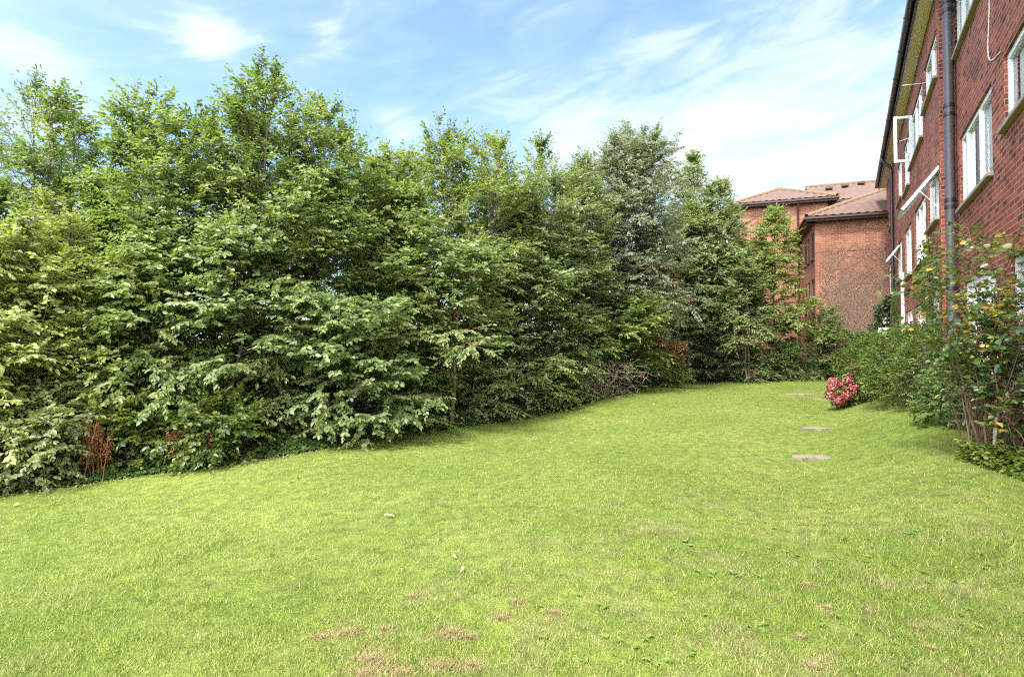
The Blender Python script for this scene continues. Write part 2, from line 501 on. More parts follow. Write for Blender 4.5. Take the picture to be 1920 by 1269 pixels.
# ------------------------------------------------------------------ grass
def grass_blades(name, x, y, h, wd, rnd, mat, lean, rng):
    n = len(x)
    z = ground_z(x, y)
    a = rng.uniform(0, 2 * PI, n); la = rng.uniform(0, 2 * PI, n); lm = rng.uniform(.2, 1, n) * lean
    side = np.stack([np.cos(a), np.sin(a), np.zeros(n)], -1) * (wd * .5)[:, None]
    base = np.stack([x, y, z - .004], -1)
    tip = base + np.stack([np.cos(la) * lm * h, np.sin(la) * lm * h, h], -1)
    V = np.stack([base - side, base + side, tip], 1).reshape(-1, 3)
    fc = np.arange(n * 3).reshape(n, 3)
    return link(name, np_mesh(name, V, [fc], {'rnd': np.repeat(rnd, 3)}), mat)

PATCHES = [(650, 1186, .17), (600, 1195, .08), (720, 1180, .06), (845, 1188, .14), (880, 1196, .08), (700, 1236, .22), (825, 1250, .15), (885, 1248, .13), (690, 1262, .2), (755, 1262, .12),
           (1552, 1140, .07), (1527, 1250, .09), (1500, 1195, .04), (1720, 1178, .05), (1745, 1216, .05), (1515, 1098, .08), (940, 1160, .07), (970, 1130, .08), (770, 1120, .05), (1040, 1150, .08)]
PW = [(on_ground(px, py), r) for px, py, r in PATCHES]
def lawn_blades():
    rng = np.random.default_rng(11)
    n = 620000
    u = rng.uniform(0, 1, n)
    a0, a1 = 1.9 ** -.55, 27. ** -.55
    y = (a0 + u * (a1 - a0)) ** (-1 / .55)
    x = y * rng.uniform(-1.15, 1.25, n)
    wallx = 1.91 + .583 * y
    k = (edge_beyond(x, y) < .12 + rng.normal(0, .13, n)) & (x < wallx - .05)
    for _ in range(230):                       # small gaps where the turf has thinned
        hx, hy = rng.uniform(-1.2, 5.5), rng.uniform(2.6, 7.5)
        d = np.hypot((x - hx) * rng.uniform(.5, 1), y - hy)
        k &= (d > rng.uniform(.015, .055) * rng.uniform(.2, 1.3, n))
    for p, r in PW:
        d = np.hypot(x - p.x, (y - p.y))
        k &= (d > r * rng.uniform(-.3, .9, n))
    x, y = x[k], y[k]; n = len(x)
    cl = .5 + .5 * np.sin(x * 7.3 + 1.7 * np.sin(y * 5.1)) * np.sin(y * 6.4 + 1.3 * np.sin(x * 4.7))
    h = rng.uniform(.011, .028, n) * (.75 + .6 * cl) * (1 + .02 * y)
    for (px, py, r) in ((370, 990, .45), (130, 940, .4), (60, 985, .3), (300, 1050, .3), (1750, 1030, .5), (1600, 1110, .4)):
        p = on_ground(px, py)
        h *= 1 + .9 * np.exp(-((x - p.x) ** 2 + (y - p.y) ** 2) / (r * r))
    eb = edge_beyond(x, y)
    h *= 1 + 1.1 * np.exp(-((eb - .02) / .16) ** 2) * (rng.uniform(0, 1, n) < .5)
    wd = rng.uniform(.0022, .0042, n) * (1 + .10 * y)
    rnd = np.clip(rng.normal(.45, .30, n), 0, 1)
    o = grass_blades('grass', x, y, h, wd, rnd, M['blade'], 1.1, rng)
    tag(o, kind='stuff', label='short mown yellow green grass covering the sloping lawn', cat='grass')
    X = []; Y = []
    for p, r in PW:
        m = int(2300 * r * 6)
        th = rng.uniform(0, 2 * PI, m); rr = r * np.abs(rng.normal(0, .75, m)) * (.6 + .5 * np.sin(th * 3 + p.x * 9) * np.sin(th * 2 + 1))
        X.append(p.x + np.cos(th) * rr * 1.2); Y.append(p.y + np.sin(th) * rr)
    x = np.concatenate(X); y = np.concatenate(Y); n = len(x)
    o = grass_blades('dry_grass', x, y, rng.uniform(.006, .022, n), rng.uniform(.003, .006, n), rng.uniform(0, 1, n), M['thatch'], 2.2, rng)
    tag(o, kind='stuff', label='dry brown thatch showing in worn patches of the lawn', cat='grass')
lawn_blades()

# ------------------------------------------------------------------ leaves
def leaf_mesh(name, P, D, Nn, L, W, rnd, droop=.18, fold=.22):
    n = len(P)
    D = D / (np.linalg.norm(D, axis=1)[:, None] + 1e-9)
    S = np.cross(D, Nn); S /= np.linalg.norm(S, axis=1)[:, None] + 1e-9
    U = np.cross(S, D)
    L = L[:, None]; W = W[:, None]
    B = P
    T = P + D * L - U * (droop * L)
    m1 = P + D * (.30 * L) ; m2 = P + D * (.66 * L) - U * (droop * .35 * L)
    l1 = m1 + S * (.46 * W) + U * (fold * W * .5); l2 = m2 + S * (.42 * W) + U * (fold * W * .45)
    r1 = m1 - S * (.46 * W) + U * (fold * W * .5); r2 = m2 - S * (.42 * W) + U * (fold * W * .45)
    V = np.stack([B, l1, l2, T, r2, r1], 1).reshape(-1, 3)
    b = np.arange(n)[:, None] * 6
    q1 = b + np.array([[0, 3, 2, 1]]); q2 = b + np.array([[0, 5, 4, 3]])
    return np_mesh(name, V, [q1, q2], {'rnd': np.repeat(rnd, 6)})

def unit(v):
    return v / (np.linalg.norm(v, axis=-1)[..., None] + 1e-9)

def leaves_on_twigs(S, D, Lt, m, leafL, leafW, rng, spread=.9, tilt=.38, hang=.18, upw=1.0):
    """S,D (k,3) twig starts / unit dirs, Lt (k,) lengths -> P,Dl,N,L,W,rnd"""
    k = len(S)
    t = np.linspace(.12, 1, m)[None, :] + rng.normal(0, .03, (k, m))
    sgn = np.where(np.arange(m) % 2 == 0, 1., -1.)[None, :]
    up = np.array([0, 0, 1.])
    side = unit(np.cross(D, up))
    P = S[:, None, :] + D[:, None, :] * (t * Lt[:, None])[..., None]
    P[..., 2] -= (t ** 2 * Lt[:, None]) * .16
    ang = spread * rng.uniform(.6, 1.2, (k, m)) * sgn
    ang[:, -1] *= .2
    Dl = D[:, None, :] * np.cos(ang)[..., None] + side[:, None, :] * np.sin(ang)[..., None]
    Dl[..., 2] -= hang + .22
    Dl += rng.normal(0, .16, (k, m, 3))
    Nn = np.array([0, 0, .62 * upw]) + rng.normal(0, tilt, (k, m, 3)) + unit(D[:, None, :] * np.array([1, 1, .3])) * .55
    lL = leafL * rng.uniform(.5, 1.2, (k, m)) * .86
    rn = np.clip(rng.normal(.45, .17, (k, 1)) + rng.normal(0, .12, (k, m)), 0, 1)
    f = lambda a: a.reshape(-1, 3)
    return f(P), f(Dl), f(Nn), lL.ravel(), (lL * leafW).ravel(), rn.ravel()

def woody(name, label, cat, base, height, R, mat, seed, t0=.12, leafL=.10, leafW=.52, stems=1, nbr=60, ntw=14, m=11, bark='bark',
          prof='tree', spires=3, lean=(0, 0), twig=.42, elev=(14, 66), trunk_r=None, group=None, front=.25, tilt=.5, hang=.12, spread_stem=.25, nsub=4, flat=1.0, wide=1.22, hh_=(.78, .97)):
    R = R * wide
    rng = np.random.default_rng(seed)
    root = empty(name, base); tag(root, label, cat, group)
    base = np.array(base, float)
    tr = trunk_r or max(.018, .011 * height)
    paths = []
    stem_pts = []
    for s in range(stems):
        a = rng.uniform(0, 2 * PI) if stems > 1 else 0
        off = np.array([math.cos(a), math.sin(a), 0]) * (R * spread_stem if stems > 1 and s else 0)
        hh = height * (rng.uniform(*hh_) if s else .97)
        k = 9
        t = np.linspace(0, 1, k)
        wig = np.cumsum(rng.normal(0, .018 * height, (k, 2)), 0); wig -= wig[0]
        pts = base + np.stack([off[0] * t ** .8 + lean[0] * t + wig[:, 0] * .6, off[1] * t ** .8 + lean[1] * t + wig[:, 1] * .6, t * hh], -1)
        pts[0, 2] -= .05
        if stems > 1: pts[:, :2] += off[:2] * .15
        paths.append((pts, tr * (1 - .88 * t) / (1 if stems == 1 else 1.35)))
        stem_pts.append(pts)
    TS = []; TD = []; TL = []
    Rb = R * (.78 if stems > 1 and prof in ('tree', 'col') else 1)
    for i in range(nbr):
        t = t0 + (1 - t0) * ((i + rng.uniform(0, 1)) / nbr) ** (1.0 if prof != 'low' else 1.2)
        t = min(t, .985)
        sp = stem_pts[rng.integers(len(stem_pts))]
        f = t * 8; j = min(int(f), 7)
        p0 = sp[j] + (sp[j + 1] - sp[j]) * (f - j)
        u = (t - t0) / (1 - t0)
        if prof == 'tree': pr = min(1, .8 + u) * (1 - u ** 2.2) ** .7
        elif prof == 'cone': pr = min(1, .75 + u * 1.5) * (1 - u) ** .75
        elif prof == 'col': pr = min(1, .75 + u) * (1 - u ** 4) ** .6
        elif prof == 'round': pr = math.sqrt(max(0.03, 1 - (2 * u - .85) ** 2 * .75))
        elif prof == 'vase': pr = .35 + .75 * u ** .8 * (1 - u ** 5)
        else: pr = (1 - u ** 2.2) ** .6
        ln = max(.12 * R, Rb * pr * rng.uniform(.62, 1.12))
        az = rng.uniform(0, 2 * PI)
        if rng.uniform() < front: az = -PI / 2 + rng.normal(0, .8)
        e0 = math.radians(elev[0] + (elev[1] - elev[0]) * u + rng.normal(0, 9))
        kk = 6
        s_ = np.linspace(0, 1, kk)
        hd = np.array([math.cos(az), math.sin(az), 0])
        pts = p0 + hd * (s_ * ln * math.cos(e0))[:, None] + np.array([0, 0, 1]) * ((s_ * math.sin(e0) - .22 * s_ ** 2 * (1 - u)) * ln)[:, None]
        pts += np.cumsum(rng.normal(0, .02 * ln, (kk, 3)), 0) * (s_ > 0)[:, None]
        br = tr * (.42 - .3 * t) * .7
        paths.append((pts, np.maximum(br * (1 - .85 * s_), .0025)))
        # side branches carry twigs as well, so that the crown fills its volume
        segs = [(pts, ntw * .5)]
        for b_ in range(nsub if ln > .45 * R else nsub // 2):
            g = rng.uniform(.25, .92); ff = g * (kk - 1); jj = min(int(ff), kk - 2)
            q0 = pts[jj] + (pts[jj + 1] - pts[jj]) * (ff - jj)
            d = unit(pts[jj + 1] - pts[jj])
            rot = rng.choice((-1, 1)) * rng.uniform(.45, 1.25); c, s2 = math.cos(rot), math.sin(rot)
            d = unit(np.array([d[0] * c - d[1] * s2, d[0] * s2 + d[1] * c, d[2] + rng.normal(.08, .32) * flat]))
            l2 = ln * rng.uniform(.28, .5) * (1.15 - .5 * g)
            sp2 = q0 + d * (s_ * l2)[:, None] - np.array([0, 0, .16 * l2]) * (s_ ** 2)[:, None]
            paths.append((sp2[::2], np.array([br * .35 + .002, br * .2 + .002, .002])))
            segs.append((sp2, ntw * .5))
        for pts, nn_ in segs:
          nt_ = max(2, int(round(nn_ * (.4 + .6 * ln / R))))
          fs = rng.uniform(.22, 1, nt_) ** .75
          fs[0] = 1.0
          for g in fs:
              ff = g * (kk - 1); jj = min(int(ff), kk - 2)
              q0 = pts[jj] + (pts[jj + 1] - pts[jj]) * (ff - jj)
              d = unit(pts[jj + 1] - pts[jj])
              rot = rng.uniform(-1.15, 1.15) if g < 1 else 0
              c, s2 = math.cos(rot), math.sin(rot)
              d = np.array([d[0] * c - d[1] * s2, d[0] * s2 + d[1] * c, d[2] * .7 * flat + rng.normal(0, .25) * flat])
              TS.append(q0); TD.append(unit(d)); TL.append(twig * rng.uniform(.6, 1.25))
    # feathery leaders at the top
    for i in range(spires):
        a = rng.uniform(0, 2 * PI); rr = R * rng.uniform(0, .55) * (0 if i == 0 else 1)
        hl = height * rng.uniform(.07, .15) * (1.2 if i == 0 else 1)
        ztop = height * (1.0 if i == 0 else (1 - .28 * (rr / R) - rng.uniform(0, .05)))
        top = base + np.array([lean[0] + math.cos(a) * rr, lean[1] + math.sin(a) * rr, ztop])
        if i < stems: top = stem_pts[i][-1] + np.array([0, 0, .03 * height])
        kk = 5; s_ = np.linspace(0, 1, kk)
        pts = top + np.stack([s_ * rng.normal(0, .12) * hl, s_ * rng.normal(0, .12) * hl, (s_ - 1) * hl], -1)
        paths.append((pts, .006 * (1.1 - s_)))
        for g in np.linspace(.05, 1, 11):
            q0 = top + np.array([0, 0, (g - 1) * hl])
            aa = rng.uniform(0, 2 * PI)
            TS.append(q0); TD.append(unit(np.array([math.cos(aa), math.sin(aa), rng.uniform(.5, 1.3)]))); TL.append(twig * .5 * (1.25 - .6 * g))
    S = np.array(TS); D = np.array(TD); Lt = np.array(TL)
    P, Dl, Nn, lL, lW, rn = leaves_on_twigs(S, D, Lt, m, leafL, leafW, rng, tilt=tilt, hang=hang)
    k = P[:, 2] > ground_z(P[:, 0], P[:, 1]) + .02
    P, Dl, Nn, lL, lW, rn = P[k], Dl[k], Nn[k], lL[k], lW[k], rn[k]
    for i in range(0, len(S), 3):
        paths.append((np.stack([S[i], S[i] + D[i] * Lt[i] * .9 - np.array([0, 0, .13 * Lt[i]])]), np.array([.004, .0015])))
    tubes('trunk', paths, M[bark], root, 5)
    cm = leaf_mesh('crown', P, Dl, Nn, lL, lW, rn)
    link('crown', cm, M[mat], root)
    return root

def spot(px, off):
    """point `off` metres beyond the lawn edge, seen in column px"""
    e = edge_at(px)
    d = Vector((e.x, e.y, 0)).normalized()
    p = Vector((e.x, e.y, 0)) + d * off
    p.z = gz(p.x, p.y)
    return p

def place(px, top, hw, off):
    p = spot(px, off)
    h = (640 - top) / F * p.y + CAMZ - p.z
    return p, h, hw / F * p.y

HG = 'trees of the dense boundary hedge'
trees = [
  # label, px, top, halfwidth, off, mat, kwargs
  ('tall airy tree cut by the left edge of the photo, thin dark leaves', 10, 96, 125, 4.2, 'leaf_olive', dict(nbr=125, ntw=12, m=8, leafL=.085, leafW=.38, tilt=.6, t0=.3, spires=5, twig=.4)),
  ('bright green filling tree between the slim spire and the broad tree', 205, 215, 90, 2.8, 'leaf_mid', dict(nbr=80, ntw=13, prof='col', spires=5)),
  ('green tree on the right shoulder of the tallest tree', 560, 128, 95, 2.9, 'leaf_mid', dict(nbr=90, ntw=13, spires=5)),
  ('green tree with a low top between the loose leader and the yellow green tree', 735, 255, 95, 3.0, 'leaf_yellowgreen', dict(nbr=105, ntw=13, prof='col', spires=6)),
  ('small topped tree between the yellow green tree and the pointed green tree', 925, 280, 95, 3.0, 'leaf_yellowgreen', dict(nbr=150, ntw=13, prof='col', spires=6)),
  ('tree with a low shoulder left of the grey green airy tree', 1080, 300, 85, 2.8, 'leaf_olive', dict(nbr=110, ntw=13, prof='col', spires=5)),
  ('slim spire topped tree between the far left tree and the broad crown', 142, 108, 62, 3.6, 'leaf_mid', dict(nbr=80, ntw=8, prof='col', spires=3, t0=.15)),
  ('broad flat topped bright green tree beside the tallest tree', 262, 150, 160, 2.4, 'leaf_mid', dict(hh_=(.85, 1), nbr=100, ntw=15, spires=7, prof='col', t0=.12)),
  ('tallest tree of the hedge with a feathery pointed top', 455, 66, 185, 2.2, 'leaf_mid', dict(nbr=130, ntw=16, spires=8, t0=.14, prof='tree')),
  ('leafy tree with one loose upright leader just right of the tallest', 655, 196, 120, 2.1, 'leaf_mid', dict(nbr=95, ntw=14, spires=5, t0=.12)),
  ('yellow green tree with several small pointed tops in mid hedge', 840, 240, 150, 2.6, 'leaf_yellowgreen', dict(nbr=160, ntw=14, spires=8, t0=.15, prof='col')),
  ('pointed green tree left of the grey green airy tree', 1000, 236, 130, 2.2, 'leaf_olive', dict(nbr=140, ntw=14, spires=5, t0=.12)),
  ('grey green airy tree with drooping small leaves and rounded top', 1160, 236, 115, 3.0, 'leaf_grey', dict(hh_=(.88, 1), nbr=250, ntw=15, spires=4, prof='col', leafL=.11, leafW=.42, tilt=.6, t0=.2, hang=.5)),
  ('tree with a long slanting leader near the orange brick block', 1262, 262, 98, 2.2, 'leaf_olive', dict(hh_=(.66, .86), nbr=230, ntw=16, spires=4, t0=.2, prof='tree', leafL=.12, spread_stem=.45, lean=(.9, 0))),
]
trees.append(('tree half cut off by the left edge of the photo, behind the lime shrub', -125, 190, 140, 2.6, 'leaf_mid', dict(nbr=100, ntw=14, t0=.1, spires=4)))
for i, (lab, px, top, hw, off, mat, kw) in enumerate(trees):
    p, h, R = place(px, top, hw, off)
    kw = dict(dict(stems=3, spread_stem=.45, elev=(26, 68), wide=1.35), **kw)
    kw['nbr'] = int(kw['nbr'] * 1.35); h = h * .945 - .12
    woody('hedge_tree', lab, 'tree', p, h, R, mat, 100 + i, group=HG, **kw)

# front layer: low spreading limbs and saplings
front = [
  ('slender sapling with a bare orange brown trunk at the lawn edge', 845, 470, 105, .12, 'leaf_bluegreen', dict(nbr=34, ntw=12, bark='bark_red', trunk_r=.05, t0=.30, spires=2, lean=(.32, .1), leafL=.12, prof='tree', flat=.85)),
  ('low spreading maple with layered pale leaves reaching over the lawn', 640, 655, 150, .7, 'leaf_bluegreen', dict(nbr=44, ntw=14, t0=.12, spires=1, stems=3, leafL=.115, leafW=.62, flat=.7, prof='round')),
  ('bushy young tree with layered leaves under the tallest tree', 440, 430, 135, 1.0, 'leaf_bluegreen', dict(nbr=60, ntw=14, t0=.18, spires=2, leafL=.108, leafW=.58, flat=.8)),
  ('young tree with arching leaf layers in front of the broad crown', 300, 400, 105, 1.0, 'leaf_mid', dict(nbr=50, ntw=13, t0=.2, spires=2, leafL=.115, flat=.85)),
  ('young tree with shiny leaf layers below the loose leader', 600, 330, 110, 1.1, 'leaf_mid', dict(nbr=56, ntw=13, t0=.2, spires=2, leafL=.105, flat=.8)),
  ('young tree with drooping sprays right of the orange trunk', 985, 400, 105, .8, 'leaf_bluegreen', dict(nbr=70, ntw=13, t0=.07, spires=2, leafL=.108, flat=.8)),
  ('mid height green tree between the sapling and the yellow green tree', 760, 360, 105, 1.2, 'leaf_mid', dict(nbr=62, ntw=13, t0=.1, spires=2, leafL=.115, flat=.85)),
  ('round light green bush hanging over the dead twig tangle', 1170, 575, 72, .6, 'leaf_bush', dict(nbr=40, ntw=11, t0=.3, spires=0, leafL=.13, prof='round', flat=.85)),
  ('green tree with layered branches beside the grey green tree', 1075, 400, 90, 1.3, 'leaf_mid', dict(nbr=64, ntw=12, t0=.1, spires=2, leafL=.105, flat=.85)),
  ('tree turning brown and rust in the shade of the hedge', 1205, 470, 75, 1.3, 'leaf_brown', dict(nbr=90, ntw=12, t0=.2, spires=1, leafL=.10, tilt=.7)),
  ('dense mid green tree filling the hedge between the rust tree and the orange wall', 1288, 385, 72, 1.0, 'leaf_olive', dict(nbr=120, ntw=15, t0=.3, spires=2, leafL=.12)),
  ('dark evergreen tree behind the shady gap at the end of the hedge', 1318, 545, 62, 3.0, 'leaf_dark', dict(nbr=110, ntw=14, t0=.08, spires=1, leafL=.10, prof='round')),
  ('pale green tree with drooping boughs in front of the orange brick wall', 1372, 462, 58, 1.0, 'leaf_bluegreen', dict(nbr=80, ntw=13, t0=.40, spires=1, leafL=.13, flat=.85)),
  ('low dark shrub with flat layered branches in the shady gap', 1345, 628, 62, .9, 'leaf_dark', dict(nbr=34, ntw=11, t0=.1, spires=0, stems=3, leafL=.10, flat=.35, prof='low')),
  ('low pale green spray beside the shady gap', 1370, 620, 50, .35, 'leaf_bluegreen', dict(nbr=22, ntw=9, t0=.35, spires=0, stems=2, leafL=.105, flat=.4, prof='round')),
]
for i, (lab, px, top, hw, off, mat, kw) in enumerate(front):
    p, h, R = place(px, top, hw, off)
    woody('young_tree' if 'tree' in lab or 'sapling' in lab or 'maple' in lab else 'shrub', lab, 'tree' if 'tree' in lab or 'sapling' in lab or 'maple' in lab else 'shrub', p, h, R, mat, 300 + i, **kw)

# left hand shrubs
shr = [
  ('low leafy shrub just right of the orange brown sapling trunk', 920, 715, 62, .5, 'leaf_bluegreen', dict(nbr=36, ntw=10, stems=4, leafL=.11, prof='round', t0=.08, spires=0)),
  ('low leafy shrub left of the dead twig tangle', 1030, 695, 50, .6, 'leaf_mid', dict(nbr=36, ntw=10, stems=4, leafL=.11, prof='round', t0=.08, spires=0)),
  ('small bright green shrub at the lawn edge right of the dead twig tangle', 1228, 682, 42, .35, 'leaf_bush', dict(nbr=40, ntw=10, stems=5, leafL=.10, prof='round', t0=.05, spires=0)),
  ('small shaded shrub between the maple and the orange brown sapling', 770, 735, 48, .6, 'leaf_mid', dict(nbr=34, ntw=10, stems=4, leafL=.10, prof='round', t0=.06, spires=0)),
  ('large lime yellow shrub filling the left edge of the photo', 30, 465, 125, .9, 'leaf_lime', dict(nbr=90, ntw=13, stems=5, leafL=.10, prof='round', t0=.05, spires=3)),
  ('upright feathery lime shrub above the large lime yellow shrub', 120, 362, 60, 1.6, 'leaf_lime', dict(nbr=60, ntw=10, stems=3, leafL=.10, leafW=.36, prof='col', t0=.3, spires=4)),
  ('olive bramble mound between the lime shrub and the dark hollow', 165, 600, 85, 1.0, 'leaf_yellowgreen', dict(nbr=60, ntw=11, stems=5, leafL=.095, leafW=.6, prof='round', t0=.05, spires=0)),
  ('low bramble at the lawn edge around the left rusty dock', 95, 800, 90, .5, 'leaf_olive', dict(nbr=44, ntw=10, stems=6, leafL=.085, leafW=.62, prof='round', t0=.05, spires=0, twig=.3)),
  ('low bramble between the two rusty docks', 245, 785, 70, .5, 'leaf_bush', dict(nbr=40, ntw=9, stems=6, leafL=.08, leafW=.65, prof='round', t0=.05, spires=0, twig=.28)),
  ('low leafy bramble right of the smaller rusty dock', 420, 785, 85, .45, 'leaf_bush', dict(nbr=40, ntw=9, stems=6, leafL=.085, leafW=.65, prof='round', t0=.05, spires=0, twig=.28)),
]
for i, (lab, px, top, hw, off, mat, kw) in enumerate(shr):
    p, h, R = place(px, top, hw, off)
    woody('shrub', lab, 'shrub', p, h, R, mat, 500 + i, **kw)

# understory and ground ivy
def scatter_leaves(name, n, px0, px1, offr, hr, leafL, mat, seed, label, cat, hfun=None):
    rng = np.random.default_rng(seed)
    px = rng.uniform(px0, px1, n)
    ex = np.interp(px, EPX, EX); ey = np.interp(px, EPX, EY)
    r = np.hypot(ex, ey); dx, dy = ex / r, ey / r
    o = rng.uniform(offr[0], offr[1], n)
    x = ex + dx * o; y = ey + dy * o
    cl = .5 + .5 * np.sin(x * 2.3 + 1.1 * np.sin(y * 1.9)) * np.sin(y * 2.9 + x * .8)
    hmax = (hr[0] + (hr[1] - hr[0]) * cl) * (np.clip((o - offr[0]) / .5, .15, 1))
    z = ground_z(x, y) + .015 + hmax * rng.uniform(0, 1, n) ** .6
    P = np.stack([x, y, z], -1)
    a = rng.uniform(0, 2 * PI, n)
    D = np.stack([np.cos(a), np.sin(a), rng.normal(-.15, .3, n)], -1)
    Nn = np.array([0, -.35, 1.]) + rng.normal(0, .4, (n, 3))
    L = leafL * rng.uniform(.6, 1.25, n)
    me = leaf_mesh(name, P, D, Nn, L, L * .85, np.clip(rng.normal(.45, .2, n), 0, 1))
    o_ = link(name, me, M[mat])
    tag(o_, label, cat, kind='stuff')
scatter_leaves('ground_ivy', 36000, -200, 1290, (-.14, 1.0), (.08, .42), .06, 'leaf_ivy', 21, 'creeping ivy along the foot of the hedge', 'ivy')
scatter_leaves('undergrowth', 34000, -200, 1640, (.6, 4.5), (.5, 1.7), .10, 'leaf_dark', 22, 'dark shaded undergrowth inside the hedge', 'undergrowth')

def litter():
    rg = np.random.default_rng(91)
    n = 2600
    px = rg.uniform(-100, 1420, n); ex = np.interp(px, EPX, EX); ey = np.interp(px, EPX, EY); r = np.hypot(ex, ey)
    o = rg.normal(.0, .16, n)
    x = ex + ex / r * o; y = ey + ey / r * o
    P = np.stack([x, y, ground_z(x, y) + rg.uniform(.008, .03, n)], -1)
    a = rg.uniform(0, 2 * PI, n); L = rg.uniform(.02, .055, n)
    me = leaf_mesh('leaf_litter', P, np.stack([np.cos(a), np.sin(a), rg.normal(0, .2, n)], -1), np.array([0, 0, 1.]) + rg.normal(0, .3, (n, 3)), L, L * .6, rg.uniform(0, 1, n), fold=.5)
    tag(link('leaf_litter', me, M['thatch']), 'dry brown leaf litter along the edge of the lawn', 'leaf litter', kind='stuff')
litter()

# ------------------------------------------------------------------ red brick apartment block on the right
UP = Vector((0, 0, 1))
TH = math.atan(.5833)
U1 = Vector((math.sin(TH), math.cos(TH), 0))          # along the facade, away from the camera
N1 = Vector((-math.cos(TH), math.sin(TH), 0))         # outward, towards the lawn
ON = Vector((1.91, 0, 0)); OF = Vector((1.67, 0, 0))  # near and far facade planes
def sx_(px, a):                                       # facade coordinate s seen in column px
    return a * F / (px - 1590.) / math.cos(TH)
blk = empty('brick_apartment_block', (8, 11, 0))
tag(blk, 'dark red brick apartment block with white windows along the right side', 'building')
Z = lambda r: r + CAMZ

def wall_face(mb, O, U, Nn, s0, s1, z0, z1, holes, rev=.12):
    ss = sorted({s0, s1, *[h[0] for h in holes], *[h[1] for h in holes]})
    zs = sorted({z0, z1, *[h[2] for h in holes], *[h[3] for h in holes]})
    P = lambda s, z, d=0: Vector(O) + U * s + UP * z + Nn * d
    for i in range(len(ss) - 1):
        for j in range(len(zs) - 1):
            a, b, c, d = ss[i], ss[i + 1], zs[j], zs[j + 1]
            mx, mz = (a + b) / 2, (c + d) / 2
            if any(h[0] < mx < h[1] and h[2] < mz < h[3] for h in holes): continue
            mb.poly([P(a, c), P(b, c), P(b, d), P(a, d)], [(a, c), (b, c), (b, d), (a, d)])
    for a, b, c, d in [h[:4] for h in holes]:
        for q, u in (([P(a, c), P(a, d), P(a, d, -rev), P(a, c, -rev)], [(0, c), (0, d), (rev, d), (rev, c)]),
                     ([P(b, c), P(b, d), P(b, d, -rev), P(b, c, -rev)], [(0, c), (0, d), (rev, d), (rev, c)]),
                     ([P(a, d), P(b, d), P(b, d, -rev), P(a, d, -rev)], [(a, 0), (b, 0), (b, rev), (a, rev)]),
                     ([P(a, c), P(b, c), P(b, c, -rev), P(a, c, -rev)], [(a, 0), (b, 0), (b, rev), (a, rev)])):
            mb.poly(q, u)

def window(parent, O, U, Nn, s0, s1, z0, z1, lights, transoms=(), sill=True, curtain=(0, 1), seed=0, frame_mat='white', fw=.072, curtain_gap=None, sillmat='stone', lab=None):
    """lights: fractions where mullions stand"""
    mb = MB()
    b = lambda a_, b_: mb.boxf(O, U, Nn, a_, b_)
    d0, d1 = -.105, -.035
    b((s0 + .004, d0, z0 + .004), (s0 + fw, d1, z1 - .004)); b((s1 - fw, d0, z0 + .004), (s1 - .004, d1, z1 - .004))
    b((s0 + fw, d0, z0 + .004), (s1 - fw, d1, z0 + fw)); b((s0 + fw, d0, z1 - fw), (s1 - fw, d1, z1 - .004))
    for f in lights:
        s = s0 + (s1 - s0) * f
        b((s - fw * .55, d0 + .002, z0 + fw), (s + fw * .55, d1 + .012, z1 - fw))
    cuts = [s0 + fw] + [s0 + (s1 - s0) * f for f in lights] + [s1 - fw]
    for k, f in transoms:                       # (light index, height fraction)
        z = z0 + (z1 - z0) * f
        b((cuts[k] + fw * .4, d0 + .004, z - .025), (cuts[k + 1] - fw * .4, d1 - .004, z + .025))
    wo = mb.build('window', M[frame_mat], parent)
    if lab: wo['label'] = lab
    g = MB()
    P = lambda s, d, z: Vector(O) + U * s + Nn * d + UP * z
    for k in range(len(cuts) - 1):
        g.poly([P(cuts[k], -.075, z0 + fw * .9), P(cuts[k + 1], -.075, z0 + fw * .9), P(cuts[k + 1], -.075, z1 - fw * .9), P(cuts[k], -.075, z1 - fw * .9)])
    g.build('pane', M['glass'], wo)
    if curtain:
        rng = random.Random(seed)
        spans = [curtain] if not isinstance(curtain[0], tuple) else curtain
        V = []; Q = []
        for c0, c1 in spans:
            n = max(6, int((c1 - c0) * (s1 - s0) / .02))
            base = len(V)
            ph = rng.uniform(0, 6)
            for i in range(n + 1):
                f = c0 + (c1 - c0) * i / n
                s = s0 + .01 + (s1 - s0 - .02) * f
                d = -.16 + .022 * math.sin(s * 52 + ph) + .012 * math.sin(s * 21 + ph * 2)
                V += [P(s, d, z0 + .01), P(s, d, z1 - .01)]
                if i: Q.append([base + 2 * i - 2, base + 2 * i, base + 2 * i + 1, base + 2 * i - 1])
        link('curtain', np_mesh('curtain', np.array([tuple(v) for v in V]), [np.array(Q)], smooth=True), M['curtain'], wo)
    if sill:
        sb = MB()
        sb.boxf(O, U, Nn, (s0 - .05, -.03, z0 - .055), (s1 + .05, .07, z0 - .004))
        sb.build('sill', M[sillmat], wo, bevel=.006)
    return wo

def sash(parent, O, U, Nn, hinge, ax_w, ax_h, wdt, hgt, fw=.06, th=.05):
    """an opened sash: hinge point corner, unit width axis, unit height axis"""
    nn = ax_w.cross(ax_h).normalized()
    mb = MB()
    def bar(a0, a1, b0, b1):
        pts = []
        for c in (-th / 2, th / 2):
            pts.append([hinge + ax_w * a + ax_h * b_ + nn * c for a, b_ in ((a0, b0), (a1, b0), (a1, b1), (a0, b1))])
        A, B = pts
        mb.poly(A); mb.poly(B[::-1])
        for i in range(4):
            j = (i + 1) % 4
            mb.poly([A[i], A[j], B[j], B[i]])
    bar(0, fw, 0, hgt); bar(wdt - fw, wdt, 0, hgt); bar(fw, wdt - fw, 0, fw); bar(fw, wdt - fw, hgt - fw, hgt)
    o = mb.build('open_sash', M['white'], parent)
    return o

